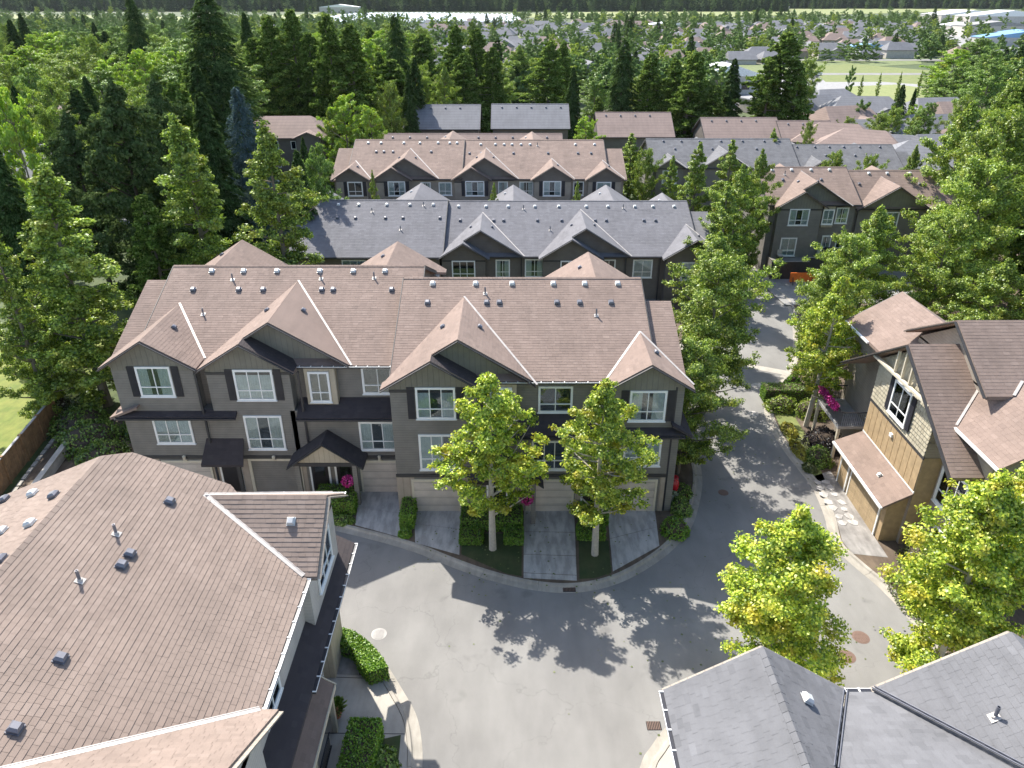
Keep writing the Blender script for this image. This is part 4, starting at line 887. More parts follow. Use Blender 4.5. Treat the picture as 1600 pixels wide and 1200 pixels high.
# ================================================================== LEFT FOREGROUND BUILDING
L_ = thing('townhouse_building', 'large brown shingled townhouse roof filling the lower left corner', 'townhouses', (-14, 18, .09))
ex, zE, xr, zR = -7.35, 8.4, -15.25, 11.8; sl = (zR - zE) / (ex - xr)
main = [(ex, 14.8, zE), (ex, 20.25, zE), (-10.5, 22.65, zE + sl * (ex + 10.5) * -1), (xr + .5, 22.65, zR - sl * .5), (xr, 21.7, zR), (xr, 3, zR), (-10.5 + .0, 3, zE + sl * 3.15), (ex, 3, zE)]
main = [(ex, 3, zE), (ex, 20.3, zE), (-11.0, 23.85, zE + sl * 3.65), (-14.5, 23.85, zE + sl * 7.15), (xr, 23.1, zR), (xr, 3, zR)]
m = MB(); slab(m, main, .2); LP = [(xr, 3, zR), (-26, 3, zR - 10.75 * sl), (-26, 23.1, zR - 10.75 * sl), (xr, 23.1, zR)]; slab(m, LP, .2)
ro = m.build('roof', 'tan_shingles', L_)
ky = lambda tb: -(tb[0] - Vector((-9.5, 16, 10))).length * -1
lay(main, .18, .31, 'tan_shingles', ro, 290, ky, .018, gap=.007)
lay(LP, .18, .31, 'tan_shingles', ro, gap=.012)
c = MB(); 
for i in range(60):
    ya = 3 + i * .31; c.prism([(xr - .15, ya, zR - .04), (xr - .15, ya + .3, zR - .045), (xr, ya + .3, zR + .045), (xr, ya, zR + .05)], (0, 0, -.03)); c.prism([(xr, ya, zR + .05), (xr, ya + .3, zR + .045), (xr + .15, ya + .3, zR - .045), (xr + .15, ya, zR - .04)], (0, 0, -.03))
c.build('ridge_cap', 'tan_shingles', ro, kind='stuff')
def xgable(root, y, hw, xt, xb, zt, zp, rm, nsh=True, near_only=False, far_x=None, wall='pale_siding', xw=None, parent_roof=None, sgn=1, single=0, key=None):
    """cross gable whose ridge runs along X from tip xt (towards +X if sgn=1) back to xb"""
    vb = xt + (xb - xt) * 0; vx = far_x if far_x is not None else ex
    Nn = [(xt, y - hw, zt), (xt, y, zp), (xb, y, zp), (vx, y - hw, zt)]; Ff = [(xt, y, zp), (xt, y + hw, zt), (vx, y + hw, zt), (xb, y, zp)]
    g = MB(); slab(g, Nn, .18); slab(g, Ff, .18); o = g.build('gable_roof', rm, root)
    if nsh: lay(Nn, .18, .31, rm, o, single, key, .018, gap=.007); lay(Ff, .18, .31, rm, o, 0, None, .018, gap=.007)
    v = MB()
    for s_ in (-1, 1):
        a, b = Vector((vx + .02 * sgn, y + s_ * hw, zt + .05)), Vector((xb, y, zp + .05)); w_ = (b - a).normalized().cross(Vector((0, 0, 1))).normalized() * .075
        v.bar(a + w_, b + w_, .035, .03); v.bar(a - w_, b - w_, .035, .03); v.bar(a, b, .12, .008)
    v.build('valley_flashing', 'flashing', root)
    f = MB()
    for s_ in (-1, 1): f.bar((xt + .02 * sgn, y + s_ * hw, zt - .1), (xt + .02 * sgn, y, zp - .1), .05, .24, (1, 0, 0))
    f.build('barge_board', 'dark_trim' if wall != 'pale_siding' else 'taupe_siding', root)
    k = (zp - zt) / hw; wx = xw if xw is not None else xt - .5 * sgn; ww = hw - .4
    g = MB(); g.prism([(wx, y - ww, zt - .3), (wx, y + ww, zt - .3), (wx, y + ww, zp - k * ww - .17), (wx, y, zp - .17), (wx, y - ww, zp - k * ww - .17)], (-.5 * sgn, 0, 0)); g.build('gable_wall', wall, root)
    return o
kg = lambda tb: (tb[0] - Vector((-7.3, 21, 9))).length
xgable(L_, 22.85, 2.5, -7.0, -11.6, 8.45, 10.2, 'tan_shingles', far_x=-7.5, wall='pale_siding')
xgable(L_, 10.45, 4.35, -6.85, -13.6, 8.4, 11.1, 'tan_shingles', far_x=-7.4, wall='pale_siding')
w = MB(); w.box(-24.5, -7.85, 4, 22.6, 2.7, 7.4); w.box(-24.4, -8.9, 4.02, 23.1, .09, 2.7); w.box(-22, -7.855, 4.01, 22.2, 7.3, 8.3); w.box(-10.5, -7.5, 20.75, 24.95, 5.4, 8.3); w.box(-14, -7.84, 23.1, 24.94, .09, 5.4); w.box(-7.9, -7.35, 6.5, 14.3, .09, 8.2); w.prism([(-22, 22.2, 8.3), (-8.2, 22.2, 8.3), (-15.25, 22.2, 11.3)], (0, -.2, 0)); w.build('wall', 'pale_siding', L_)
gutter(L_, (ex, 14.85, zE), (ex, 20.3, zE), (1, 0, 0)); gutter(L_, (-9.6, 25.38, 8.43), (-7.0, 25.38, 8.43), (0, 1, 0))
P = [(-7.0, 14.5, 5.35), (-7.0, 25.9, 5.35), (-8.0, 25.9, 5.95), (-8.0, 14.5, 5.95)]; m = MB(); slab(m, P, .15); o = m.build('pent_roof', 'shade_dark_shingles', L_); lay(P, .18, .31, 'shade_dark_shingles', o); gutter(L_, (-7.0, 18.0, 5.33), (-7.0, 25.9, 5.33), (1, 0, 0))  # pent roof's shade is carried by the darker shingle colour
m = MB(); m.box(-9.6, -7.82, 23.06, 23.098, .1, 5.2); m.build('base_cladding', 'beige_boards', L_); m = MB(); m.box(-7.838, -7.81, 23.1, 24.94, .1, 5.2); m.build('base_cladding', 'beige_boards', L_); m = MB(); m.box(-8.1, -8.0, 22.9, 23.06, 2.0, 2.3); m.build('wall_lamp', 'dark_metal', L_)
P = [(-7.1, 12, 2.6), (-7.1, 20.6, 2.6), (-7.86, 20.6, 3.2), (-7.86, 12, 3.2)]; m = MB(); slab(m, P, .18); o = m.build('porch_roof', 'brown_shingles', L_); lay(P, .18, .31, 'brown_shingles', o)
m = MB(); m.bar((-7.06, 12, 2.5), (-7.06, 20.6, 2.5), .05, .2); m.bar((-7.06, 20.63, 2.5), (-7.85, 20.63, 3.1), .05, .2); m.build('fascia', 'cream_trim', L_)
for y in (20.4, 17.6, 15): m = MB(); m.box(-7.35, -7.17, y - .1, y + .1, .09, 2.5); m.build('porch_post', 'beige_boards', L_)
rl = MB(); 
for z in (.25, 1.05): rl.bar((-7.25, 15.6, z), (-7.25, 19.6, z), .05, .05)
for i in range(36): rl.bar((-7.25, 15.6 + i * .11, .25), (-7.25, 15.6 + i * .11, 1.05), .02, .02, (1, 0, 0))
rl.build('railing', 'dark_metal', L_)
rz = math.pi / 2
for (x, y, z, w_, h_, c_) in [(-7.49, 22.85, 6.3, 2.2, 1.7, 3), (-7.84, 16.6, 6.2, 1.6, 1.8, 2), (-7.34, 12.4, 6.1, 1.5, 1.9, 2), (-7.34, 9.6, 6.1, 1.5, 1.9, 2), (-7.34, 12.5, 2.9, 2.0, 2.0, 3), (-7.84, 18.6, 3.4, 1.3, 1.7, 2), (-7.84, 16, 3.4, 1.3, 1.7, 2)]:
    window(L_, x, y, z, w_, h_, c_, True, rz)
garage_door(L_, -8.95, 23.05, .1, 1.0, 2.15, 0, mat='door_dark', trim='white_trim', n=1)
zl = lambda x: zE + sl * (ex - x)
def on_main(px, py):                               # where a sight line meets the main slope
    d = pray(px, py); t = (zE + sl * ex - CH) / (d[2] + sl * d[0]); return d[0] * t, d[1] * t, CH + d[2] * t
for px, py in [(265, 785), (203, 867), (190, 884), (95, 1030), (24, 1140)]: vent(L_, *on_main(px, py), (-sl, 0), s=1.05)
for px, py in [(182, 835), (125, 908)]: pipe(L_, *on_main(px, py), (-sl, 0))
vent(L_, -8.2, 22.0, 9.6, (0, .68), light=True)
def on_left(px, py):
    d = pray(px, py); t = (zR + sl * -xr - CH) / (d[2] - sl * d[0]); return d[0] * t, d[1] * t, CH + d[2] * t
for i, (px, py) in enumerate([(52, 773), (85, 776), (48, 820), (8, 782), (4, 832), (3, 876)]): vent(L_, *on_left(px, py), (sl, 0), light=i % 2 == 0, s=1.05)

# ================================================================== RIGHT BUILDING
G = thing('house', 'brown roofed house with tan panelled wall right of the road', 'house', (26, 36, .09))
gs = .62
P = [(21.75, 27.5, 8.2), (21.75, 44.6, 8.2), (24.9, 44.6, 10.15), (24.9, 27.5, 10.15)]
m = MB(); slab(m, P, .18); slab(m, [(24.9, 27.5, 10.15), (24.9, 44.6, 10.15), (28.05, 44.6, 8.2), (28.05, 27.5, 8.2)], .18); ro = m.build('roof', 'brown_shingles', G); lay(P, .2, .36, 'brown_shingles', ro)
F1 = [(22.9, 31.4, 9.75), (46, 31.4, 9.75), (46, 35.3, 12.1), (22.9, 35.3, 12.1)]; F2 = [(22.9, 35.3, 12.1), (46, 35.3, 12.1), (46, 39.6, 9.7), (22.9, 39.6, 9.7)]
m = MB(); slab(m, F1, .18); slab(m, F2, .18); F1b = [(25.0, 29.0, 8.3), (46, 29.0, 8.3), (46, 31.42, 9.76), (25.0, 31.42, 9.76)]; slab(m, F1b, .18); ro = m.build('roof', 'brown_shingles', G); lay(F1b, .2, .36, 'brown_shingles', ro); lay(F1, .2, .36, 'brown_shingles', ro); lay(F2, .2, .36, 'brown_shingles', ro)
f = MB(); 
for a, b_, u in (((22.88, 31.4, 9.65), (22.88, 35.3, 12.0), (1, 0, 0)), ((22.88, 39.6, 9.6), (22.88, 35.3, 12.0), (1, 0, 0)), ((21.7, 44.62, 8.1), (24.9, 44.62, 10.05), (0, 1, 0)), ((28.0, 44.62, 8.1), (24.9, 44.62, 10.05), (0, 1, 0))):
    f = MB(); f.bar(a, b_, .05, .24, u); f.build('fascia', 'dark_trim', G)
# wide cross gable facing the road
Gn = [(20.75, 28.9, 6.75), (20.75, 35.3, 10.75), (24.5, 35.3, 10.75), (23.2, 28.9, 6.75)]; Gf = [(20.75, 35.3, 10.75), (20.75, 41.9, 6.55), (22.4, 41.9, 6.55), (24.5, 35.3, 10.75)]
m = MB(); slab(m, Gn, .18); slab(m, Gf, .18); ro = m.build('gable_roof', 'brown_shingles', G); lay(Gn, .2, .36, 'brown_shingles', ro); lay(Gf, .2, .36, 'brown_shingles', ro)
f = MB(); f.bar((20.72, 28.9, 6.65), (20.72, 35.3, 10.65), .06, .26, (1, 0, 0)); f.bar((20.72, 41.9, 6.45), (20.72, 35.3, 10.65), .06, .26, (1, 0, 0)); f.build('barge_board', 'dark_trim', G)
# timber truss in front of the gable
f = MB(); f.bar((20.82, 32.2, 8.75), (20.82, 38.4, 8.6), .12, .2, (1, 0, 0)); 
for yy in (34.5, 35.3, 36.1): f.bar((20.86, yy, 8.7), (20.86, yy, 10.45 - abs(yy - 35.3) * .6), .1, .14, (1, 0, 0))
f.build('gable_truss', 'cream_trim', G)
m = MB(); m.box(22.3, 28.6, 28.6, 44.1, .09, 8.15); m.box(21.3, 22.4, 32.15, 38.5, .09, 6.6); m.box(23.4, 45, 32.0, 39, .09, 9.6); m.box(28, 45, 29.6, 32, .09, 8.4)
m.prism([(21.3, 32.2, 6.5), (21.3, 38.45, 6.5), (21.3, 38.45, 8.4), (21.3, 35.3, 10.5), (21.3, 32.2, 8.45)], (1.5, 0, 0)); m.prism([(23.4, 31.9, 9.5), (23.4, 39.1, 9.5), (23.4, 35.3, 11.8)], (.3, 0, 0)); m.prism([(22.3, 44.1, 8.1), (27.5, 44.1, 8.1), (24.9, 44.1, 9.9)], (0, -.2, 0)); m.prism([(22.3, 28.6, 8.1), (27.5, 28.6, 8.1), (24.9, 28.6, 9.9)], (0, .2, 0))
m.build('wall', 'taupe_siding', G)
P = [(21.296, 32.15, 5.8), (21.296, 38.5, 5.8), (21.296, 38.5, 8.35), (21.296, 35.3, 10.4), (21.296, 32.15, 8.4)]
m = MB(); m.add([(a - .0, b, c) for a, b, c in P], [(0, 1, 2, 3, 4)]); wl = m.build('wall', 'beige_boards', G)
MC['shake'] = shingle_mat('shake', (.52, .46, .33), (.3, .26, .18), (.66, .6, .46))
mb = MB()
def vshakes(P2, x):
    z = 5.8
    while z < 10.2:
        y = 32.15 + random.uniform(-.2, 0); top = z + .25
        while y < 38.5:
            w_ = random.uniform(.16, .34); a, b = max(y, 32.15), min(y + w_ - .022, 38.5); y += w_
            lim = lambda q: 8.4 + min(q - 32.15, 38.5 - q) * .63
            if b > a and z < min(lim(a), lim(b)): mb.add([(x - .06, a, z), (x - .06, b, z), (x - .004, b, min(top, lim(b))), (x - .004, a, min(top, lim(a))), (x, a, z), (x, b, z)], [(0, 1, 2, 3), (4, 5, 1, 0)])
        z = top
vshakes(P, 21.296); mb.build('shake_shingle', 'shake', G, kind='stuff')
m = MB(); m.box(21.24, 21.29, 32.1, 38.55, 5.62, 5.8); m.build('belt_trim', 'dark_trim', G)
for i in range(11):                                # board and batten panels
    y0 = 32.16 + i * .577; m = MB(); m.box(21.262, 21.296, y0 + .02, y0 + .557, 3.5, 5.6); m.build('wall_panel', 'tan_plain', G) if 'tan_plain' in MC else (plain('tan_plain', (.42, .3, .165), .8), m.build('wall_panel', 'tan_plain', G))
sw = MB(); sw.box(21.3, 22.4, 32.12, 32.16, .09, 5.7); sw.build('wall', 'tan_plain', G)
# garage bump-out and its shed roof
m = MB(); m.box(20.3, 21.3, 32.4, 38.5, .09, 2.6); m.prism([(20.3, 32.4, 2.6), (21.3, 32.4, 2.6), (21.3, 32.4, 3.2)], (0, 6.1, 0)); m.build('wall', 'tan_plain', G)
P = [(19.85, 32.1, 2.62), (19.85, 38.8, 2.62), (21.32, 38.5, 3.5), (21.32, 32.1, 3.5)]; m = MB(); slab(m, P, .14); ro = m.build('shed_roof', 'brown_shingles', G); lay(P, .2, .36, 'brown_shingles', ro)
gutter(G, (19.85, 32.1, 2.6), (19.85, 38.8, 2.6), (-1, 0, 0), clips=False, mat='white_trim'); m = MB(); m.bar((21.28, 32.1, 3.56), (21.28, 38.5, 3.56), .05, .1); m.build('flashing', 'white_trim', G)
garage_door(G, 20.28, 34.8, .1, 3.6, 2.15, -rz, mat='tan_garage', trim='white_trim'); garage_door(G, 20.28, 37.6, .1, .95, 2.1, -rz, mat='tan_plain', trim='white_trim', n=1)
for (x, y, z, w_, h_, c_, b_) in [(21.235, 35.4, 6.15, 1.9, 2.0, 2, 'unlit_interior'), (22.29, 30.7, 3.3, 2.4, 2.5, 3, 'unlit_interior'), (22.29, 39.6, 3.4, 1.3, 2.1, 1, 'blind'), (22.29, 30.3, .5, 1.6, 1.8, 2, 'unlit_interior')]:
    window(G, x, y, z, w_, h_, c_, True, -rz, back=b_, shut=(z > 6), fr=.12 if z != 3.3 else .2)
gutter(G, (21.75, 27.5, 8.2), (21.75, 32.5, 8.2), (-1, 0, 0), clips=False, mat='white_trim'); gutter(G, (21.75, 41.2, 8.2), (21.75, 44.6, 8.2), (-1, 0, 0), clips=False, mat='white_trim')
m = MB(); m.bar((24.9, 32.1, 10.24), (24.2, 31.4, 9.82), .14, .03); m.bar((21.75, 31.2, 8.28), (24.2, 33.65, 9.8), .12, .02); m.build('valley_flashing', 'flashing', G)
# camera-facing gable on the left slope with its pale left plane
P = [(21.7, 24.5, 8.25), (21.7, 33.4, 8.25), (24.5, 33.6, 9.98), (24.5, 24.5, 9.98)]
m = MB(); m.box(21.16, 21.3, 35.3, 35.55, 5.0, 5.2); m.build('wall_lamp', 'white_trim', G)
vent(G, 20.6, 34.4, 3.07, (.6, 0), light=True, s=.8); vent(G, 33.5, 33.9, 11.28, (0, .6), light=True)
for x in (30, 32.6, 35.4): vent(G, x, 36.6, 11.37, (0, -.56))
# balcony on the far left side of that house
m = MB(); m.box(20.5, 22.3, 40, 43.6, 2.7, 2.9); m.build('balcony_floor', 'deck', G)
for y in (40.1, 43.5): m = MB(); m.box(20.52, 20.68, y - .08, y + .08, .09, 2.7); m.build('balcony_post', 'cream_trim', G)
m = MB(); m.bar((20.55, 40, 3.9), (20.55, 43.6, 3.9), .06, .06); m.bar((20.55, 43.6, 3.9), (22.3, 43.6, 3.9), .06, .06); m.bar((20.55, 40, 3.9), (22.3, 40, 3.9), .06, .06)
for i in range(30): m.bar((20.55, 40 + i * .124, 2.9), (20.55, 40 + i * .124, 3.9), .02, .02, (1, 0, 0))
for i in range(14):
    for y in (40, 43.6): m.bar((20.6 + i * .124, y, 2.9), (20.6 + i * .124, y, 3.9), .02, .02, (1, 0, 0))
m.build('railing', 'dark_metal', G)

# ================================================================== LOWER RIGHT GREY ROOF
K = thing('townhouse_building', 'pale grey shingled roof with two gables in the lower right corner', 'townhouses', (10, 12, .09))
k1 = .667; xa, xb, xg, yF, zE2 = 4.56, 10.05, 7.28, 15.5, 8.4; zg1 = zE2 + k1 * (xg - xa)
vy = 12.1; v1 = (8.2, vy, 9.63)
P1 = [(xa, 4, zE2), (xa, yF, zE2), (xg, yF, zg1), (xg, 4, zg1)]; P2 = [(xg, yF, zg1), (xb, yF, zE2), (8.2, 12.1, 9.63), (xg, 10.3, zg1)]
x3, z3 = 14.3, 10.8; P3 = [(10.85, yF, zE2 + .05), (x3, yF, z3), (x3, 8, z3), (15.0, 8, 11.1)]; 
P3 = [(10.85, yF, 8.45), (x3, yF, z3), (x3, 9.3, z3)]; P4 = [(x3, yF, z3), (18.6, yF, 8.0), (18.6, 5, 8.0), (x3, 5, z3)]
P5 = [(xb, 15.42, zE2), (10.85, 15.42, zE2), (x3, 9.3, 10.68), (x3, 5, 12.2), (xg, 5, 12.2), (xg, 10.3, 10.3)]
m = MB()
for P in (P1, P2, P3, P4, P5): slab(m, P, .18)
ro = m.build('roof', 'pale_grey_shingles', K)
kk = lambda tb: (tb[0] - Vector((6.4, 13.5, 9.5))).length
lay(P1, .19, .33, 'pale_grey_shingles', ro, 130, kk, .016, gap=.005); lay(P2, .19, .33, 'pale_grey_shingles', ro, 0, kk, .016, gap=.005)
lay(P3, .19, .33, 'pale_grey_shingles', ro, 160, lambda tb: (tb[0] - Vector((12.6, 14, 9.5))).length, .016, gap=.005); lay(P4, .19, .33, 'pale_grey_shingles', ro); lay(P5, .19, .33, 'pale_grey_shingles', ro, gap=.004)
m = MB(); 
for a, b in ((P2[1], P2[2]), ((10.85, yF, 8.5), (x3, 9.3, 10.85))):
    a, b = Vector(a) + Vector((0, 0, .05)), Vector(b) + Vector((0, 0, .05)); s_ = (b - a).normalized().cross(Vector((0, 0, 1))).normalized() * .05
    m.bar(a + s_, b + s_, .03, .03); m.bar(a - s_, b - s_, .03, .03)
m.build('valley_flashing', 'vent_metal', K)
m = MB(); 
for i in range(38):
    ya = 4 + i * .3; m.prism([(xg - .14, ya, zg1 - .06), (xg - .14, ya + .29, zg1 - .065), (xg, ya + .29, zg1 + .035), (xg, ya, zg1 + .04)], (0, 0, -.03)); m.prism([(xg, ya, zg1 + .04), (xg, ya + .29, zg1 + .035), (xg + .14, ya + .29, zg1 - .065), (xg + .14, ya, zg1 - .06)], (0, 0, -.03))
m.build('ridge_cap', 'pale_grey_shingles', ro, kind='stuff')
for a, b in (((xa, zE2), (xg, zg1)), ((xb, zE2), (xg, zg1)), ((10.85, 8.45), (x3, z3)), ((18.6, 8.0), (x3, z3))):
    f = MB(); f.bar((a[0], yF + .02, a[1] - .1), (b[0], yF + .02, b[1] - .1), .05, .2, (0, 1, 0)); f.build('fascia', 'taupe_siding', K)
gutter(K, (xa, 5, zE2), (xa, yF - .05, zE2), (-1, 0, 0)); gutter(K, (xb, 15.45, zE2), (10.9, 15.45, zE2), (0, 1, 0))
m = MB(); m.box(5.1, 18, 5, 15, .09, 8.3); m.prism([(5.1, 15, 8.3), (9.6, 15, 8.3), (xg, 15, 9.95)], (0, -.3, 0)); m.prism([(11, 15, 8.3), (17.8, 15, 8.3), (x3, 15, 10.5)], (0, -.3, 0)); m.build('wall', 'pale_siding', K)
vent(K, 8.15, 14.1, zE2 + k1 * (xb - 8.15), (-k1, 0), light=True); pipe(K, 12.9, 13.4, 8.45 + .68 * (12.9 - 10.85), (.68, 0))
#@@P4
# ================================================================== SMALL HOUSES BEYOND THE ROWS (right)
def hip_house(name, label, x, y, w, d, ze, zr, roof, wall, rz=0, hip=.5, zg=-2., group=None, gab=None, wins=True, chim=False):
    """cottage with a hipped or gabled roof; hip = how far the ridge ends stand in (0 = gable)"""
    t = thing(name, label, 'house', (x, y, zg), group); t.rotation_euler[2] = rz
    o2 = 'L'; H2, D2 = w / 2, d / 2; oh = .5; e, r_ = ze - zg, zr - zg
    def put(mb, nm, mat): me = mb.mesh(nm, mat); o = bpy.data.objects.new(nm, me); link(o); o.parent = t; return o
    b = MB(); b.box(-H2, H2, -D2, D2, 0, e)
    if hip < .1: b.prism([(-H2, -D2, e), (-H2, D2, e), (-H2, 0, r_ - .25)], (.1, 0, 0)); b.prism([(H2, -D2, e), (H2, D2, e), (H2, 0, r_ - .25)], (-.1, 0, 0))
    put(b, 'wall', wall); q = MB(); X, Y_ = H2 + oh, D2 + oh; hx = X - hip * Y_
    slab(q, [(-X, -Y_, e), (X, -Y_, e), (hx, 0, r_), (-hx, 0, r_)], .15); slab(q, [(-hx, 0, r_), (hx, 0, r_), (X, Y_, e), (-X, Y_, e)], .15)
    if hip >= .1:
        for s_ in (-1, 1): slab(q, [(s_ * X, -Y_, e), (s_ * X, Y_, e), (s_ * hx, 0, r_)], .15)
    if gab:
        for gx, gw, side in gab:
            zz = e + (r_ - e) * .85 * min(1, gw / Y_); L = Y_ + .6
            slab(q, [(gx - gw, side * L, e), (gx, side * L, zz), (gx, 0, zz), (gx - gw, side * Y_ * .3, e)], .15); slab(q, [(gx, side * L, zz), (gx + gw, side * L, e), (gx + gw, side * Y_ * .3, e), (gx, 0, zz)], .15)
            g = MB(); g.prism([(gx - gw + .4, side * (L - .4), 0), (gx + gw - .4, side * (L - .4), 0), (gx + gw - .4, side * (L - .4), e), (gx, side * (L - .4), zz - .2), (gx - gw + .4, side * (L - .4), e)], (0, -side * .5, 0)); put(g, 'gable_wall', wall)
    ro = put(q, 'roof', roof)
    if wins and w > 5:
        k = ('hw', round(w)); 
        for i, xx in enumerate(np.arange(-H2 + 1.6, H2 - 1, 3.2)):
            for zz in ([e - 1.7] if e < 4 else [e - 1.7, e - 4.3]):
                if k not in WC:
                    f = MB(); f.box(-.7, .7, -.05, 0, 0, .1); f.box(-.7, .7, -.05, 0, 1.1, 1.2); f.box(-.7, -.6, -.05, 0, .1, 1.1); f.box(.6, .7, -.05, 0, .1, 1.1); f.box(-.03, .03, -.05, 0, .1, 1.1); g = MB(); g.box(-.6, .6, -.02, 0, .1, 1.1); WC[k] = (f.mesh('window', 'white_trim'), g.mesh('pane', 'car_glass'))
                o = bpy.data.objects.new('window', WC[k][0]); link(o); o.parent = t; o.location = (xx, -D2 - .003, zz); p = bpy.data.objects.new('pane', WC[k][1]); link(p); p.parent = o
    if chim: c = MB(); c.box(H2 * .3, H2 * .3 + .9, 0, .7, e, r_ + 1.0); c.box(H2 * .3 - .1, H2 * .3 + 1, -.1, .8, r_ + 1, r_ + 1.15); put(c, 'chimney', 'cream_trim')
    return t
def hpx(label, px, py, Y, w, d, rise, roof, wall, rz=0, hip=.6, **kw):
    """house whose ridge centre is seen at (px,py) at distance Y"""
    x, z = gY(px, py, Y); return hip_house('house', label, x, Y, w, d, z - rise, z, roof, wall, rz, hip, zg=hgt(x, Y) - .1, **kw)
GR, BR, DW, TW = 'far_grey_shingles', 'far_brown_shingles', 'brown_siding', 'taupe_siding'
hpx('grey roofed house with white facing gable behind the fir pair below the park', 1300, 139, 190, 13, 9, 2.6, GR, 'pale_siding', .3, .7)
hpx('dark grey roofed house with two white dormers at the near edge of the park', 1352, 150, 172, 15, 9, 2.8, GR, 'pale_siding', -.1, .6, gab=[(-3.5, 2, -1), (3.5, 2, -1)])
hpx('pale grey roofed house with white walls at the right end of the park', 1465, 152, 176, 14, 10, 3, GR, 'pale_siding', .15, .5, gab=[(-2.5, 2.4, -1)])
hpx('white walled house with a steep grey roof left of the park houses', 1273, 148, 182, 10, 9, 3, GR, 'pale_siding', .4, .2)
hpx('brown roofed house with a brown front gable below the dormered grey house', 1322, 165, 150, 11, 9, 2.8, BR, DW, .25, .3, gab=[(1.5, 2.8, -1)])
hpx('brown hip roofed house left of the brown gabled one', 1268, 177, 152, 12, 9, 2.6, BR, DW, -.5, .7)
hpx('tan brown stepped roof house beside the small firs', 1312, 192, 132, 13, 9, 2.8, BR, DW, -.45, .8)
hpx('tan brown hip roofed house just left of the large pale grey hip roof', 1352, 202, 122, 13, 9, 2.6, BR, DW, -.5, .8)
hpx('grey roofed house with a dark gable facing the camera', 1385, 186, 142, 14, 9, 2.8, GR, DW, .05, .1, gab=[(-1.5, 3.2, -1)])
hpx('grey roofed house partly behind the leafy tree on the right', 1467, 178, 148, 12, 8, 3, GR, DW, .1, .1)
hpx('large pale grey hip roofed house at the end of the grey row', 1445, 220, 112, 13, 10, 3, GR, TW, -.35, .9)
hpx('smaller pale grey hip roofed house touching the end of the grey row', 1405, 210, 120, 12, 9, 2.8, GR, TW, -.3, .9)
hpx('long grey roofed house with a chimney beside the big right hand trees', 1503, 209, 118, 14, 9, 3, GR, DW, .05, .1, gab=[(2.5, 2.6, -1)], chim=False)
hpx('brown roofed house with a small facing gable behind the right hand trees', 1515, 158, 165, 14, 9, 2.8, BR, DW, .1, .1)
hpx('small brown roofed house tucked under the right hand trees', 1525, 188, 140, 8, 7, 2.4, BR, DW, .4, .5)
hpx('brown roofed cottage with pale gable behind the left cedar clump', 950, 172, 165, 9, 8, 2.6, BR, 'pale_siding', .4, .6)
# left side
hpx('grey brown bungalow roof seen between the blue spruce and the lime green trees', 446, 181, 118, 12, 9, 2.4, 'far_brown_shingles', 'brown_siding', .05, .55, gab=[(4, 2.2, -1)])
hpx('dark grey hip roof at the left edge behind the leafy poplar', 46, 224, 94, 13, 10, 3.0, GR, DW, -.25, .8)
hpx('brown hip roof at the left edge above the lime green tree', 40, 158, 126, 20, 11, 3.0, BR, DW, -.15, .7)
hpx('grey roofed house with dark front gable in a gap of the cedars', 681, 88, 290, 15, 10, 3.5, GR, DW, .2, .2, gab=[(2, 3, -1)])

# ================================================================== VALLEY: park, school, town, fields
def flat(name, pxs, z, mat): return sheet(name, [gz(px, py, z) for px, py in pxs], z, mat)
flat('park_grass', [(1262, 104), (1330, 100), (1480, 112), (1520, 150), (1440, 182), (1290, 165), (1270, 130)], -1.93, 'park_grass')
flat('playing_field', [(1325, 135), (1400, 132), (1470, 140), (1500, 150), (1465, 160), (1330, 160), (1318, 146)], -1.85, 'field')
flat('park_path', [(1262, 104), (1290, 128), (1380, 128), (1440, 132), (1512, 142), (1508, 148), (1430, 138), (1350, 134), (1318, 142), (1330, 160), (1280, 160), (1240, 125), (1235, 104)], -1.89, 'far_pavement')
flat('car_park', [(1135, 120), (1245, 112), (1270, 170), (1130, 175)], -1.9, 'far_pavement')
flat('hay_field', [(790, 22), (1500, 5), (1530, 17), (1180, 26), (940, 29), (790, 27)], -1.8, 'field')
flat('hay_field', [(1450, 26), (1640, 14), (1640, 22), (1450, 34)], -1.7, 'field'); flat('meadow', [(0, 22), (330, 27), (560, 20), (560, 27), (330, 38), (0, 34)], -1.8, 'field')
flat('works_yard', [(1455, 28), (1640, 22), (1640, 130), (1560, 110), (1480, 60)], -1.88, 'far_pavement')
flat('town_ground', [(600, 40), (1430, 32), (1440, 100), (1250, 110), (1130, 118), (640, 130)], -1.97, 'far_ground')
for i, (Y, dx) in enumerate([(322, 0), (392, 8), (466, -6), (545, 4), (640, 0), (750, 0)]):
    m = MB(); m.add([(-60, Y - 4, -1.92), (Y * .62, Y - 4, -1.92), (Y * .62, Y + 4, -1.92), (-60, Y + 4, -1.92)], [(0, 1, 2, 3)]); m.build('street', 'asphalt', kind='structure')
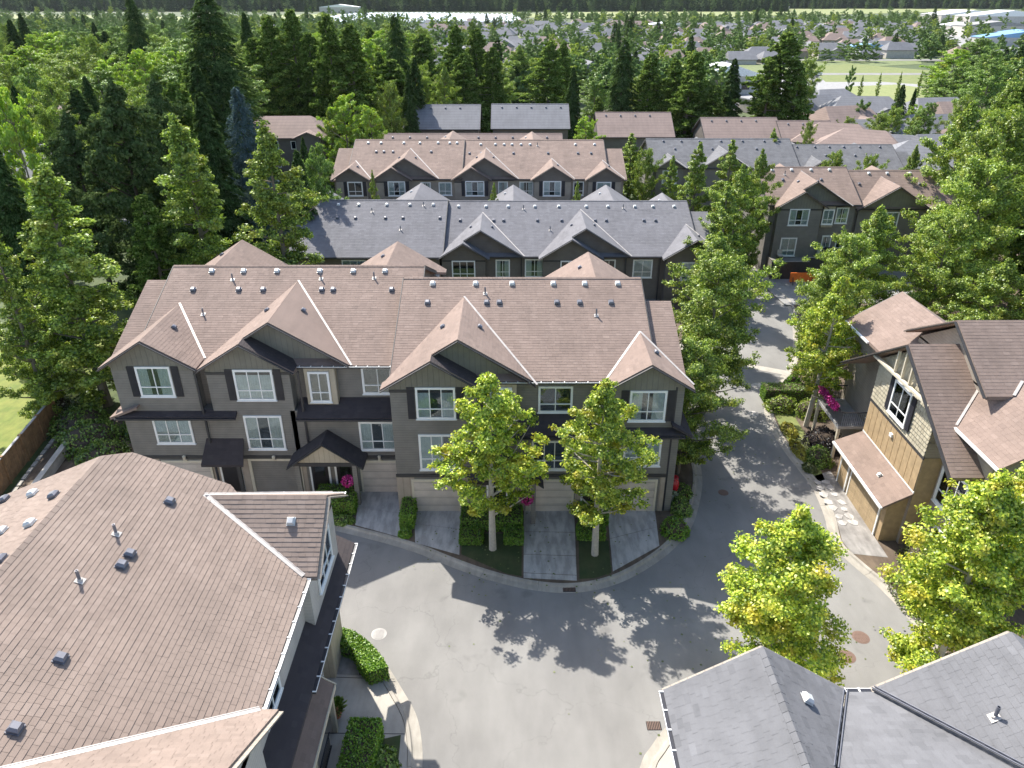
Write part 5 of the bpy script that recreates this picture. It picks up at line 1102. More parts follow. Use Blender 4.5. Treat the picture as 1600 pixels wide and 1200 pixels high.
# glasshouses: multi-span, many ridges
gh = thing('greenhouse', 'long white multi span greenhouse in the fields at the top left of centre', 'greenhouse', (-100, 900, -2)); 
x0, y0 = gz(595, 37, 2); x1_, y1_ = gz(790, 24, 2); m = MB(); n = 34
for i in range(n):
    a = -205 + i * 6.3; b = a + 6.3; c_ = (a + b) / 2; m.prism([(a, 780, -2), (b, 780, -2), (b, 780, 2), (c_, 780, 4), (a, 780, 2)], (0, 330 - 3 * abs(i - 12), 0))
m.build('glass_span', 'plastic_film', gh)
def box_building(label, px, py, Y, w, d, h, mat, roof, rz=0, name='warehouse', cat='building', pitch=.06):
    x, z = gY(px, py, Y); t = thing(name, label, cat, (x, Y, -2)); t.rotation_euler[2] = rz
    b = MB(); b.box(-w/2, w/2, -d/2, d/2, 0, h); me = b.mesh('wall', mat); o = bpy.data.objects.new('wall', me); link(o); o.parent = t
    q = MB(); k = w * pitch; q.prism([(-w/2 - .3, -d/2 - .3, h), (w/2 + .3, -d/2 - .3, h), (w/2 + .3, -d/2 - .3, h + .3), (0, -d/2 - .3, h + .3 + k), (-w/2 - .3, -d/2 - .3, h + .3)], (0, d + .6, 0)); o = bpy.data.objects.new('roof', q.mesh('roof', roof)); link(o); o.parent = t
    for i in range(max(2, int(w / 8))):
        f = MB(); f.box(-1.3, 1.3, -.06, 0, 1.5, 3); o = bpy.data.objects.new('window', f.mesh('window', 'car_glass')); link(o); o.parent = t; o.location = (-w/2 + (i + .5) * w / max(2, int(w / 8)), -d/2 - .01, 0)
box_building('white gabled school hall behind the dark cedars right of centre', 1130, 112, 262, 20, 16, 5.5, 'pale_siding', 'white_roof', .1, 'school_building', pitch=.16)
box_building('low grey school wing below the park path', 1225, 146, 215, 20, 12, 3.4, 'taupe_siding', 'far_pavement', .35, 'school_building', pitch=.01)
for i, (px, py, Y, w, d, h, mt, rf, lb) in enumerate([(1500, 36, 900, 70, 40, 8, 'pale_siding', 'white_roof', 'long white warehouse, leftmost of the works at the top right'), (1565, 42, 800, 80, 30, 9, 'pale_siding', 'white_roof', 'wide white warehouse at the right edge of the works'), (1548, 58, 620, 50, 22, 7, 'pale_siding', 'far_pavement', 'pale shed with flat grey roof in the middle of the works'), (1588, 72, 500, 52, 14, 5, 'pale_siding', 'blue_roof', 'blue roofed shed at the right edge'), (1590, 64, 560, 24, 12, 5, 'pale_siding', 'blue_roof', 'smaller blue roofed shed behind the blue one'), (1500, 56, 660, 30, 20, 6, 'pale_siding', 'white_roof', 'white shed on the near left of the works'), (1205, 9, 1500, 60, 20, 7, 'pale_siding', 'white_roof', 'white farm building beyond the fields'), (532, 18, 1300, 60, 26, 9, 'pale_siding', 'white_roof', 'white farm building left of the greenhouse'), (1040, 43, 700, 30, 16, 5, 'pale_siding', 'white_roof', 'white roofed hall among the town houses'), (1355, 76, 420, 26, 9, 4, 'pale_siding', 'blue_roof', 'blue walled low building beyond the park trees')]):
    box_building(lb, px, py, Y, w, d, h, mt, rf, random.uniform(-.1, .1))
# the town's houses: individuals sharing a few designs
HM = []
for i in range(8):
    t0 = hip_house('town_house', 'x', 0, 0, random.uniform(11, 15), random.uniform(8, 10), 3.6 if i % 2 else 2.0, 6.8 if i % 2 else 5.0, ['far_grey_shingles', 'far_brown_shingles', 'far_brown_shingles'][1] if i % 4 == 1 else 'far_grey_shingles', ['pale_siding', 'pale_siding', 'taupe_siding'][i % 3], 0, [.1, .6, .8][i % 3], zg=0, gab=[(random.uniform(-3, 3), 2.4, -1)])
    HM.append(t0)
def copy_house(t0, x, y, z, rz, label, group, s=1.):
    r_ = t0.copy(); link(r_); r_.location = (x, y, z); r_.rotation_euler = (0, 0, rz); r_.scale = (s, s, s); r_['label'] = label; r_['group'] = group
    for c in t0.children:
        d = c.copy(); link(d); d.parent = r_
        for g in c.children: q = g.copy(); link(q); q.parent = d
    return r_
HP = []; rr = random.Random(5)
Y = 300
while Y < 980:
    x = -75 + rr.uniform(0, 8)
    while x < Y * .66:
        px, py = proj(x, Y, -2); ok = (640 < px < 1440) and not (1125 < px < 1260 and py > 104) and not (1255 < px and py > 98) and not (px > 1440)
        if px < 760 and py < 40: ok = False
        if ok and rr.random() < .8: HP.append((x, Y + rr.uniform(-3, 3), rr.uniform(-.25, .25) + rr.choice([0, 0, math.pi, math.pi / 2])))
        x += rr.uniform(14.5, 19)
    Y += 17 if int(Y / 20) % 2 else 26
    Y += Y * .012
HP = HP[:270]
for i, (x, y, rz_) in enumerate(HP):
    near = y < 420
    copy_house(HM[rr.randrange(8)], x, y, -2.02, rz_, 'detached suburban house among trees in the valley town' if not near else 'detached house with shingled roof on the near side of the valley town', 'valley town houses' if not near else 'near valley town houses', rr.uniform(.9, 1.12))
for (px, py, Y) in [(660, 95, 310), (800, 83, 340), (250, 58, 500), (60, 40, 650), (300, 55, 560), (140, 62, 430), (420, 40, 700), (1500, 92, 380), (1460, 75, 470), (1560, 100, 360)]:
    x, z = gY(px, py, Y); copy_house(HM[rr.randrange(8)], x, Y, -2.02, rr.uniform(-.4, .4), 'lone detached house half hidden in valley trees', 'lone valley houses')
for t0 in HM:
    for c in list(t0.children):
        for g in list(c.children): bpy.data.objects.remove(g)
        bpy.data.objects.remove(c)
    bpy.data.objects.remove(t0)

# ================================================================== TREES
# street trees on the court
def gtree(*a, **k): return tree(*a, **k)
tree('sun1', -1.05, 31.7, 10.9, 3.0, 'slender yellow green street tree, left of two before the nearest row', z=.09, rz=.4)
tree('sun2', 4.48, 31.25, 10.7, 2.8, 'slender yellow green street tree, right of two before the nearest row', z=.09, rz=2.1)
tree('mid1', 10.5, 39.0, 9.0, 2.6, 'street tree with pale trunk at the right end wall of the dark grey row', z=.09, rz=1., lean=(0, .09, 0))
tree('mid1', 13.7, 46.8, 11.6, 3.5, 'bushy bright green street tree beside the road just behind the end of the nearest row', z=.09, rz=3.)
tree('mid2', 16.2, 56.5, 10.5, 2.8, 'street tree half hidden behind the bushy one where the road bends', z=.09)
tree('sun1', 20.6, 44.7, 11.4, 2.6, 'tall street tree standing in the shrub bed opposite the road bend', z=.09, rz=5., lean=(0, .05, 0))
tree('sun3', 10.7, 21.9, 10.2, 3.15, 'full yellow green tree rising behind the grey gable at lower right', z=.09, rz=.9)
tree('sun3', 18.2, 22.6, 11.2, 3.2, 'broad yellow green tree at the lower right, left of its neighbour', z=.09, rz=2.9)
tree('sun2', 22.0, 25.2, 10.6, 3.2, 'yellow green tree at the right edge in front of the tan house', z=.09, rz=1.7)
tree('sun1', 1.55, 12.4, 8.4, 1.5, 'small tree whose tip alone shows at the bottom edge', z=0, rz=.2)
for i, (x, y, h, r, k) in enumerate([(23.2, 50.5, 9.6, 2.6, 'mid1'), (26.5, 56, 10.5, 3.0, 'mid1'), (30.5, 61, 11.5, 3.4, 'mid2'), (35.5, 59, 11.5, 3.6, 'mid1'), (28.6, 61.5, 7.0, 2.0, 'mid2'), (40.5, 64, 14.5, 4.4, 'mid1'), (36.5, 52.5, 9.8, 3.2, 'mid2'), (46, 56, 15, 4.6, 'deep2'), (45, 71, 17.5, 4.6, 'mid1'), (52, 66, 21, 5.2, 'cedar1'), (56, 78, 24, 5.6, 'cedar1'), (58, 60, 18, 5, 'mid2'), (42, 48, 10.5, 3.6, 'mid1'), (50, 49, 13, 4.2, 'deep2'), (32.5, 48, 7.2, 2.8, 'mid1'), (63, 70, 23, 5.5, 'cedar2'), (48, 82, 17, 4.4, 'mid2'), (60, 92, 22, 5, 'cedar1')]):
    tree(k, x, y, h, r, ['green tree nearest the road in the leafy belt behind the tan house', 'green tree in the belt just left of the patio fence sight line', 'tree whose top stands before the brown patio townhouses', 'broad green tree right of the patio townhouses front', 'small tree at the kerb of the pale side road', 'large leafy tree overlapping the second brown gable', 'low leafy tree directly behind the tan house left gable', 'dark broad tree behind the tan house ridge', 'tall leafy tree hiding the right end of the brown patio row', 'tall cedar at the right edge, left one', 'tallest cedar at the right edge', 'leafy tree at the right edge below the cedars', 'leafy tree above the tan house main ridge', 'dark leafy tree at right edge above the tan house', 'small bright tree close behind the tan house', 'cedar cut by the right edge of the picture', 'leafy tree behind the patio townhouses right end', 'cedar behind all others at the right edge'][i], rz=i * 1.3)
# trees between the rows
for (k, px, top, Y, w, lb) in [('mid3', 1088, 222, 84, 60, 'slim street tree beside the left end of the pale grey row'), ('mid3', 1135, 214, 80, 66, 'tall slim tree in front of the pale grey row'), ('mid2', 1150, 262, 72, 80, 'bushy street tree right of the dark grey roofed row'), ('mid3', 1050, 240, 96, 40, 'thin tree between brown row and pale grey row'), ('mid2', 1180, 232, 76, 60, 'street tree left of the brown patio townhouses'), ('mid3', 985, 205, 104, 60, 'tree at the right end of the shuttered brown row'), ('mid1', 1010, 235, 98, 40, 'small tree below the right end of the shuttered brown row'), ('mid3', 1130, 290, 66, 84, 'green street tree by the dark grey row right gable'), ('mid1', 1300, 238, 96, 44, 'round tree in front of the pale grey row, left one of two'), ('mid1', 1355, 243, 94, 38, 'round tree in front of the pale grey row, right one of two'), ('mid2', 1425, 226, 98, 42, 'small tree below the large pale grey hip roof'), ('mid3', 772, 282, 84, 26, 'thin young tree before the shuttered brown row, middle one'), ('mid3', 902, 280, 84, 30, 'thin young tree before the shuttered brown row, right one'), ('mid3', 583, 262, 86, 22, 'thin young tree before the shuttered brown row, left one'), ('lime1', 915, 186, 130, 44, 'lime green shrubby tree right of the blue grey roofed blocks'), ('mid2', 1205, 200, 108, 44, 'small tree on the skyline of the pale grey row')]:
    tpx(k, px, top, Y, w, lb)
# left wood
for (k, px, top, Y, w, lb) in [('deep1', 108, 262, 48, 210, 'big leafy tree left of the nearest row beside the lawn'), ('deep1', 22, 340, 46, 120, 'leafy tree cut by the left edge above the lawn'), ('deep1', 300, 186, 62, 175, 'tall leafy tree behind the left end of the nearest row'), ('deep1', 432, 196, 60, 165, 'tall leafy tree above the middle of the nearest row roof'), ('pine1', 205, 126, 66, 150, 'big dark pine left of the leafy trees'), ('pine1', 130, 170, 74, 110, 'second dark pine, nearer the left edge'), ('pine1', 262, 120, 78, 100, 'dark pine behind the tall leafy tree'), ('fir2', 22, 206, 58, 90, 'dark fir in front of the grey hip roof at the left edge'), ('spruce1', 383, 140, 84, 100, 'blue spruce beside the bungalow roof'), ('fir2', 330, 150, 80, 90, 'dark fir left of the blue spruce'), ('cedar2', 290, 128, 86, 80, 'cedar behind the dark pine'), ('cedar2', 240, 300, 60, 70, 'cedar low behind the big left tree'), ('fir2', 470, 235, 74, 60, 'small dark fir right of the tall leafy tree'), ('deep2', 500, 225, 78, 60, 'leafy tree left of the shuttered brown row'), ('fir2', 478, 215, 88, 34, 'slim dark fir before the lime green trees'), ('lime1', 540, 152, 112, 70, 'lime green tree right of the bungalow roof'), ('lime1', 582, 170, 108, 60, 'smaller lime green tree above the brown row'), ('mid2', 520, 165, 116, 40, 'pale green birch like tree beside the bungalow'), ('mid1', 610, 130, 130, 46, 'round light green tree below the cedars'), ('lime1', 42, 146, 78, 80, 'lime yellow tree between the two roofs at the left edge'), ('lime1', 10, 150, 86, 60, 'lime green tree cut by the left edge'), ('white', 0, 0, 0, 0, '')]:
    if k != 'white': tpx(k, px, top, Y, w, lb)
for i, (k, px, top, Y, w) in enumerate([('fir1', 345, -12, 112, 96), ('cedar1', 432, 22, 140, 60), ('cedar1', 467, 12, 141, 52), ('cedar2', 410, 55, 142, 56), ('cedar2', 520, 22, 132, 62), ('cedar1', 553, 38, 130, 72), ('cedar2', 492, 52, 138, 50), ('fir1', 621, 22, 150, 46), ('fir2', 650, 90, 140, 44), ('fir2', 640, 110, 132, 36), ('cedar2', 595, 78, 148, 42), ('cedar1', 712, 36, 170, 54), ('cedar1', 745, 42, 172, 50), ('cedar2', 770, 70, 165, 42), ('cedar2', 725, 80, 160, 56), ('mid2', 695, 100, 155, 44), ('pop1', 738, 28, 190, 28), ('cedar1', 858, 62, 165, 60), ('cedar2', 880, 60, 172, 40), ('fir2', 895, 105, 155, 34), ('mid2', 812, 70, 230, 40), ('fir1', 973, 62, 160, 46), ('cedar2', 935, 150, 160, 28), ('cedar2', 1015, 80, 158, 48), ('cedar1', 1052, 88, 156, 56), ('cedar2', 1085, 78, 152, 48), ('cedar2', 1075, 110, 148, 60), ('fir2', 1143, 92, 150, 48), ('cedar2', 1115, 130, 148, 46), ('cedar1', 1222, 48, 148, 78), ('cedar2', 1200, 90, 146, 50), ('cedar2', 1245, 95, 146, 46), ('mid1', 1000, 120, 165, 50), ('deep2', 930, 120, 178, 50), ('mid1', 785, 120, 185, 50), ('mid1', 660, 110, 190, 50), ('fir1', 222, -4, 190, 40), ('fir2', 395, 20, 165, 40), ('deep2', 370, 90, 128, 90), ('cedar2', 320, 95, 110, 80), ('deep2', 300, 60, 150, 90)]):
    sp = {'fir1': 'dark fir', 'fir2': 'dark fir', 'cedar1': 'tall dense cedar', 'cedar2': 'tall dense cedar', 'pop1': 'narrow poplar', 'mid1': 'leafy broad tree', 'mid2': 'leafy broad tree', 'deep2': 'dark leafy broad tree'}[k]
    zone = 'rising behind the bungalow on the left' if px < 600 else 'in the cedar screen left of centre' if px < 800 else 'in the screen of tall trees at centre' if px < 1000 else 'in the dark clump right of centre'
    lb = 'tallest dark fir reaching above the top edge on the left' if i == 0 else 'tallest broad cedar standing alone right of centre' if (px == 1222) else 'single dark fir just right of picture centre above the roofs' if px == 973 else f'{sp} {zone}'
    tpx(k, px, top, Y, w, lb, group=f'{sp}s {zone}')
rt = random.Random(9)
# wood at the upper left (individuals)
cnt = 0
def WL(k, r_, px):
    s = {'lime1': 'yellow green round tree', 'pop1': 'narrow poplar', 'fir2': 'dark fir', 'deep2': 'dark green broad tree', 'cedar2': 'tall cedar', 'mid1': 'round green tree', 'mid2': 'pointed green tree'}[k]
    return f"{s} in the {['front', 'second', 'third', 'fourth', 'fifth', 'sixth', 'last'][r_]} rank of the wood {'at the left edge' if px < 160 else 'above the dark pines' if px < 330 else 'behind the tall fir' if px < 480 else 'behind the cedars'}"
for row_, (Y, tops, stp) in enumerate([(95, (150, 175), 52), (110, (120, 150), 46), (128, (95, 125), 42), (150, (78, 105), 38), (180, (62, 88), 34), (220, (50, 72), 30), (270, (40, 60), 27)]):
    px = rt.uniform(-10, 20)
    while px < (330 if Y < 140 else 640 if Y < 200 else 680):
        k = rt.choice(['lime1', 'mid1', 'lime1', 'mid1', 'pop1', 'deep2', 'mid1', 'mid1', 'deep2', 'fir2'] if px < 330 else ['mid1', 'deep2', 'cedar2', 'deep2', 'mid1', 'lime1']); 
        tpx(k, px, rt.uniform(*tops) * rt.uniform(.85, 1.12) - (18 if k == 'fir2' else 0), Y + rt.uniform(-9, 9), stp * rt.uniform(1.3, 2.2) * (.7 if k in ('fir2', 'pop1') else 1), WL(k, row_, px), group='wood: ' + WL(k, row_, px))
        px += stp * rt.uniform(.75, 1.2); cnt += 1
# scattered among the houses right of centre, park edge
PL = ['pale round tree between the park gravel and the dormered grey house', 'dark conical fir at the near edge of the playing field', 'slim young fir just right of the conical fir at the playing field', 'green tree in front of the grey house with the dark gable', 'green tree right of the grey house with the dark gable', 'leafy tree left of the grey house with the chimney side', 'dark round tree in the middle of the small house roofs', 'large leafy tree left of the far right brown roof', 'lime green tree below the firs of the playing field', 'small tree beside the tan stepped roof', 'small tree left of the tan hip roofs', 'round tree beside the school car park', 'big dark tree at the right end of the playing field', 'dark tree overhanging the park path end', 'dark broad tree standing on the park grass at right', 'lime green willow like tree behind the park at right', 'dark tree beside the works sheds', 'leafy tree at the right edge below the works', 'leafy tree at the right edge above the big cedars', 'dark green tree at the far side of the park', 'dark green tree between the park willow and the works']
for (k, px, top, Y, w) in [('far1', 1340, 160, 150, 34), ('fir2', 1405, 132, 150, 34), ('fir2', 1425, 138, 152, 18), ('mid1', 1372, 178, 136, 36), ('mid1', 1398, 168, 140, 36), ('mid2', 1430, 168, 128, 40), ('deep2', 1445, 160, 126, 44), ('mid1', 1500, 152, 122, 44), ('lime1', 1432, 165, 150, 30), ('mid1', 1325, 184, 138, 26), ('mid1', 1262, 190, 126, 20), ('mid1', 1260, 92, 178, 40), ('deep2', 1540, 100, 150, 70), ('deep2', 1500, 105, 185, 60), ('deep2', 1470, 122, 190, 50), ('lime1', 1490, 78, 230, 60), ('deep2', 1525, 60, 250, 60), ('mid2', 1570, 120, 120, 80), ('mid1', 1590, 160, 100, 80), ('deep2', 1465, 98, 240, 40), ('deep2', 1545, 78, 215, 54)]:
    tpx(k, px, top, Y, w, PL.pop(0))
for px, top in [(1330, 105), (1348, 116), (1376, 112), (1408, 110), (1440, 108)]: tpx('far1' if px == 1330 else 'mid3', px, top, 235, 14 if px == 1330 else 7, 'young park tree in the row along the path', group='row of young park trees')
# valley trees: the larger 150 as things, the thousands beyond as stuff
pts = []
for i in range(6200):
    Y = 230 + 1050 * rt.random() ** 1.5; px = rt.uniform(-60, 1660); x = (px - 800) * (Y * cc + 29 * ss) / CF; _, py = proj(x, Y, -2)
    if 1255 < px < 1520 and 98 < py < 176: continue
    if 1125 < px < 1275 and py > 100: continue
    if px > 1470 and 28 < py < 110 and rt.random() < .8: continue
    if 575 < px < 800 and 20 < py < 40: continue
    if px > 780 and 12 < py < 29 and rt.random() < .97: continue
    if px < 560 and 18 < py < 38 and rt.random() < .8: continue
    town = px > 640 and px < 1440
    if town and rt.random() < .34: continue
    if any(abs(x - hx) < 7.5 and -12 < Y - hy < 7.5 for hx, hy, _ in HP): continue
    pts.append((x, Y, px))
pts.sort(key=lambda p: p[1])
def pick(px): return rt.choices(['far1', 'far2', 'far3', 'farfir', 'farpop'], [42, 36, 13, 3, 6])[0]
TL = dict(far1='round green tree', far2='oval green tree', far3='lime green tree', farfir='dark fir', farpop='narrow poplar')
for x, Y, px in pts[:170]:
    k = pick(px); h = rt.uniform(7, 12.5) * (1.3 if k in ('farfir', 'farpop') else 1); z_ = 'left wood' if px < 640 else 'town' if px < 1440 else 'works edge'
    tree(k, x, Y, h, h * rt.uniform(.36, .5) * (.55 if k in ('farfir', 'farpop') else 1), f'{TL[k]} standing on the near side of the valley {z_}', group=f'{TL[k]}s of the valley {z_}')
def scatter(name, pts_, key, label, smin, smax):
    me = bpy.data.meshes.new(name); me.from_pydata([(x, y, z) for x, y, z in pts_], [], [])
    o = link(bpy.data.objects.new(name, me)); o['kind'] = 'stuff'; o['label'] = label; o['category'] = 'trees'
    src = bpy.data.objects.get(TREE_SRC[key]); g = bpy.data.node_groups.new('tree_scatter', 'GeometryNodeTree')
    g.interface.new_socket('Geometry', in_out='INPUT', socket_type='NodeSocketGeometry'); g.interface.new_socket('Geometry', in_out='OUTPUT', socket_type='NodeSocketGeometry')
    n = g.nodes; gi_, go_ = n.new('NodeGroupInput'), n.new('NodeGroupOutput'); mp = n.new('GeometryNodeMeshToPoints'); ip = n.new('GeometryNodeInstanceOnPoints'); oi = n.new('GeometryNodeObjectInfo')
    oi.inputs['Object'].default_value = src; oi.inputs['As Instance'].default_value = True
    rv = n.new('FunctionNodeRandomValue'); rv.data_type = 'FLOAT_VECTOR'; rv.inputs[0].default_value = (smin, smin, smin * .8); rv.inputs[1].default_value = (smax, smax, smax)
    rr_ = n.new('FunctionNodeRandomValue'); rr_.data_type = 'FLOAT_VECTOR'; rr_.inputs[0].default_value = (0, 0, 0); rr_.inputs[1].default_value = (0, 0, 6.28)
    l = g.links.new; l(gi_.outputs[0], mp.inputs['Mesh']); l(mp.outputs[0], ip.inputs['Points']); l(oi.outputs['Geometry'], ip.inputs['Instance']); l(rv.outputs['Value'], ip.inputs['Scale']); l(rr_.outputs['Value'], ip.inputs['Rotation']); l(ip.outputs[0], go_.inputs[0])
    md = o.modifiers.new('scatter', 'NODES'); md.node_group = g; return o
TREE_SRC = {}
for o in bpy.data.objects:
    if o.name.startswith('crown') and o.data is not None:
        for k in TREE:
            if o.data == TREE[k][0] and k not in TREE_SRC: TREE_SRC[k] = o.name
rest = pts[170:]; by = {}
for x, Y, px in rest: by.setdefault(pick(px), []).append((x, Y, hgt(x, Y)))
for k, l_ in by.items(): scatter('valley_trees', l_, k, f'{TL[k]}s scattered through the far valley', .75, 1.3)
# far woods: bands beyond the fields and on the hill
for k, nn in (('far1', 1100), ('farfir', 5200), ('far2', 800)):
    l_ = []
    for i in range(nn):
        Y = 1430 + 1500 * rt.random() ** 2.2; x = rt.uniform(-.75, .75) * Y
        if x > Y * .33 and Y < 1650: Y += 260
        l_.append((x, Y, hgt(x, Y) - .5))
    scatter('far_forest', l_, k, 'dark forest on the low hill along the top of the picture', 1.3, 2.3)

# ================================================================== HEDGES AND SMALL THINGS
Z = .09
shrub('hedge', 'box hedge left of the first driveway beside the gable porch', 'hedge', -10.3, 35.5, Z, 1.15, .85, 1.0, 'hedge_leaves', 5120, .1, box=True)
shrub('hedge', 'narrow tall hedge between the first and second driveway', 'hedge', -5.95, 34.9, Z, .38, 1.5, 1.0, 'hedge_leaves', 3840, .1, box=True)
shrub('hedge', 'long dark hedge under the left street tree', 'hedge', -1.15, 33.9, Z, 1.7, .75, .8, 'hedge_leaves', 6720, .1, box=True)
shrub('hedge', 'small clipped shrub left of the left street tree trunk', 'shrub', -2.25, 32.45, Z, .62, .45, .55, 'hedge_leaves', 2080, .1, box=True)
shrub('hedge', 'small clipped shrub right of the left street tree trunk', 'shrub', .1, 32.45, Z, .5, .45, .55, 'hedge_leaves', 2080, .1, box=True)
shrub('hedge', 'dark hedge between the two right driveways against the wall', 'hedge', 4.65, 34.3, Z, .8, .65, .8, 'hedge_leaves', 3200, .1, box=True)
shrub('hedge', 'clipped shrub behind the right street tree trunk', 'shrub', 4.4, 32.8, Z, .75, .42, .55, 'hedge_leaves', 2400, .1, box=True)
for i, (x, y, rx, ry, h, mt, lb) in enumerate([(9.2, 33.2, .75, .8, .9, 'hedge_leaves', 'round shrub at the right corner of the last driveway'), (9.9, 35.2, .6, .8, .7, 'deep_leaves', 'dark shrub below the red urn'), (10.3, 36.8, .6, .6, .6, 'deep_leaves', 'dark shrub beside the red urn, nearer the kerb'), (10.6, 41.3, .8, 1.4, .9, 'deep_leaves', 'shrub along the end wall of the dark grey row'), (9.6, 36.2, .4, .5, .6, 'white_flower_leaves', 'small white flowering plant at the end wall corner'), (-9.9, 34.1, .8, .4, .4, 'deep_leaves', 'low plants in front of the box hedge'), (-6.0, 32.9, .35, .35, .45, 'hedge_leaves', 'small plant at the kerb between the first two driveways'), (8.9, 36.8, .35, .7, .5, 'deep_leaves', 'low plant against the end wall')]):
    shrub('shrub', lb, 'shrub', x, y, Z, rx, ry, h, mt, 1200, .12)
# right hand bed
for i, (x, y, rx, ry, h, mt, lb) in enumerate([(19.7, 47.2, 1.1, .9, 1.0, 'mid_leaves', 'rounded green shrub at the kerb bend'), (21.6, 46.4, 1.3, 1.0, 1.1, 'mid_leaves', 'rounded green shrub right of the tall street tree'), (20.9, 42.2, 1.2, 1.3, 1.3, 'dark_purple_leaves', 'dark purple shrub beside the shed roof'), (19.9, 40.4, .8, 1.0, .9, 'deep_leaves', 'dark green shrub next to the tan garage'), (19.2, 44.0, .45, .9, .5, 'yellow_leaves', 'yellow leafed plant at the foot of the tall street tree'), (19.0, 41.5, .4, 1.2, .4, 'yellow_leaves', 'yellow ground plant along the kerb'), (19.0, 39.4, .4, .5, .35, 'olive_leaves', 'pale plant beside the gravel apron'), (21.2, 49.6, .8, .5, 1.6, 'hedge_leaves', 'upright hedge by the balcony'), (21.7, 30.0, 1.1, 1.4, 2.0, 'olive_leaves', 'olive green bush before the right front corner of the tan house'), (20.2, 28.0, 1.0, 1.6, 1.6, 'olive_leaves', 'olive bush at the kerb below the tan house')]):
    shrub('shrub', lb, 'shrub', x, y, Z, rx, ry, h, mt, 1800, .13)
shrub('hedge', 'clipped hedge behind the rounded shrubs near the balcony', 'hedge', 20.6, 48.6, Z, 1.9, .6, 1.1, 'hedge_leaves', 4160, .1, box=True)
shrub('hedge', 'curved sunlit hedge along the kerb at lower left of the court', 'hedge', -6.7, 24.4, Z, 1, 1, .75, 'hedge_leaves', 9500, .1, poly=[(-8.0, 25.3), (-7.3, 25.05), (-6.6, 24.5), (-5.9, 23.7), (-5.45, 23.0), (-6.2, 22.7), (-6.75, 23.3), (-7.1, 24.0), (-7.9, 24.35)])
shrub('hedge', 'tall shaded hedge beside the porch at the bottom left', 'hedge', -5.95, 17.6, Z, .62, 2.5, 1.15, 'hedge_leaves', 13000, .1, box=True, rz=-.03)
shrub('shrub', 'broad leafed shrub right of the tall shaded hedge', 'shrub', -5.05, 18.6, Z, .55, .9, .7, 'deep_leaves', 1200, .16)
shrub('shrub', 'second broad leafed shrub at the bottom edge', 'shrub', -5.1, 17.0, Z, .5, .8, .65, 'deep_leaves', 1200, .16)
# left yard
shrub('shrub', 'silvery white flowering shrub at the lawn corner', 'shrub', -33.2, 46.8, -.4, 1.5, 1.5, 1.8, 'white_flower_leaves', 3000, .16)
for i, (x, y, r_) in enumerate([(-28.5, 42.5, 2.0), (-26.5, 40.3, 1.6), (-30.2, 44.6, 1.9), (-25.2, 44.2, 1.8)]): shrub('shrub', ['dark leafy shrub past the fence end', 'dark leafy shrub beside the left end wall of the row', 'dark leafy shrub behind the wooden fence', 'dark leafy shrub under the big left tree'][i], 'shrub', x, y, -.2, r_, r_, 1.7, 'deep_leaves', 2600, .2)
shrub('shrub', 'small grey plant on the lawn at the left edge', 'shrub', -37.5, 45.5, -.2, .8, .4, .4, 'olive_leaves', 500, .14)
fn = thing('fence', 'brown wooden board fence running back beside the lawn at the left edge', 'fence', (-31.3, 37, 0)); fb_ = MB(); a = Vector((-30.2, 30.5, 0)); b = Vector((-32.3, 45.6, 0)); n = 104
for i in range(n):
    p = a.lerp(b, i / n); q = a.lerp(b, (i + .93) / n); m = MB(); zt = 1.8 + random.uniform(-.012, .012); d_ = random.uniform(-.006, .006)
    m.add([(p.x + d_, p.y, -.3), (q.x + d_, q.y, -.3), (q.x + d_, q.y, zt), (p.x + d_, p.y, zt), (p.x + d_ - .022, p.y, -.3), (q.x + d_ - .022, q.y, -.3), (q.x + d_ - .022, q.y, zt), (p.x + d_ - .022, p.y, zt)], [(0, 1, 2, 3), (7, 6, 5, 4), (0, 3, 7, 4), (1, 5, 6, 2), (3, 2, 6, 7)]); m.build('board', 'wood_fence', fn)
m = MB(); m.bar(a + Vector((0, 0, 1.86)), b + Vector((0, 0, 1.86)), .16, .05); m.build('cap_rail', 'deck', fn)
for i in range(7): p = a.lerp(b, i / 6); m = MB(); m.box(p.x - .01, p.x + .1, p.y - .05, p.y + .05, -.3, 1.83); m.box(p.x - .07, p.x + .12, p.y - .09, p.y + .09, 1.89, 1.95); m.build('post', 'wood_fence', fn)
rw = thing('retaining_wall', 'low concrete block retaining wall parallel to the wooden fence', 'wall', (-28.9, 37, 0)); m = MB(); a, b = Vector((-27.9, 30, .3)), Vector((-29.6, 43, .3))
for i in range(26): p = a.lerp(b, i / 26); q = a.lerp(b, (i + .96) / 26); m = MB(); m.bar(p, q, .3, .9); m.build('block', 'driveway_concrete', rw)
m = MB(); m.bar(a + Vector((0, 0, .49)), b + Vector((0, 0, .49)), .36, .08); m.build('coping', 'pale_concrete', rw)
kb = thing('kerb_stones', 'row of pale edging stones at the foot of the wooden fence', 'edging', (-30.4, 37, 0))
for i in range(20): p = Vector((-29.4, 30.5, .05)).lerp(Vector((-31.4, 44.5, .05)), i / 20); q = Vector((-29.4, 30.5, .05)).lerp(Vector((-31.4, 44.5, .05)), (i + .8) / 20); m = MB(); m.bar(p, q, .25, .25); m.build('stone', 'pale_concrete', kb)
sheet('side_yard', [(-29.4, 30), (-23, 30), (-23, 46), (-31.6, 46)], .095, 'dirt')
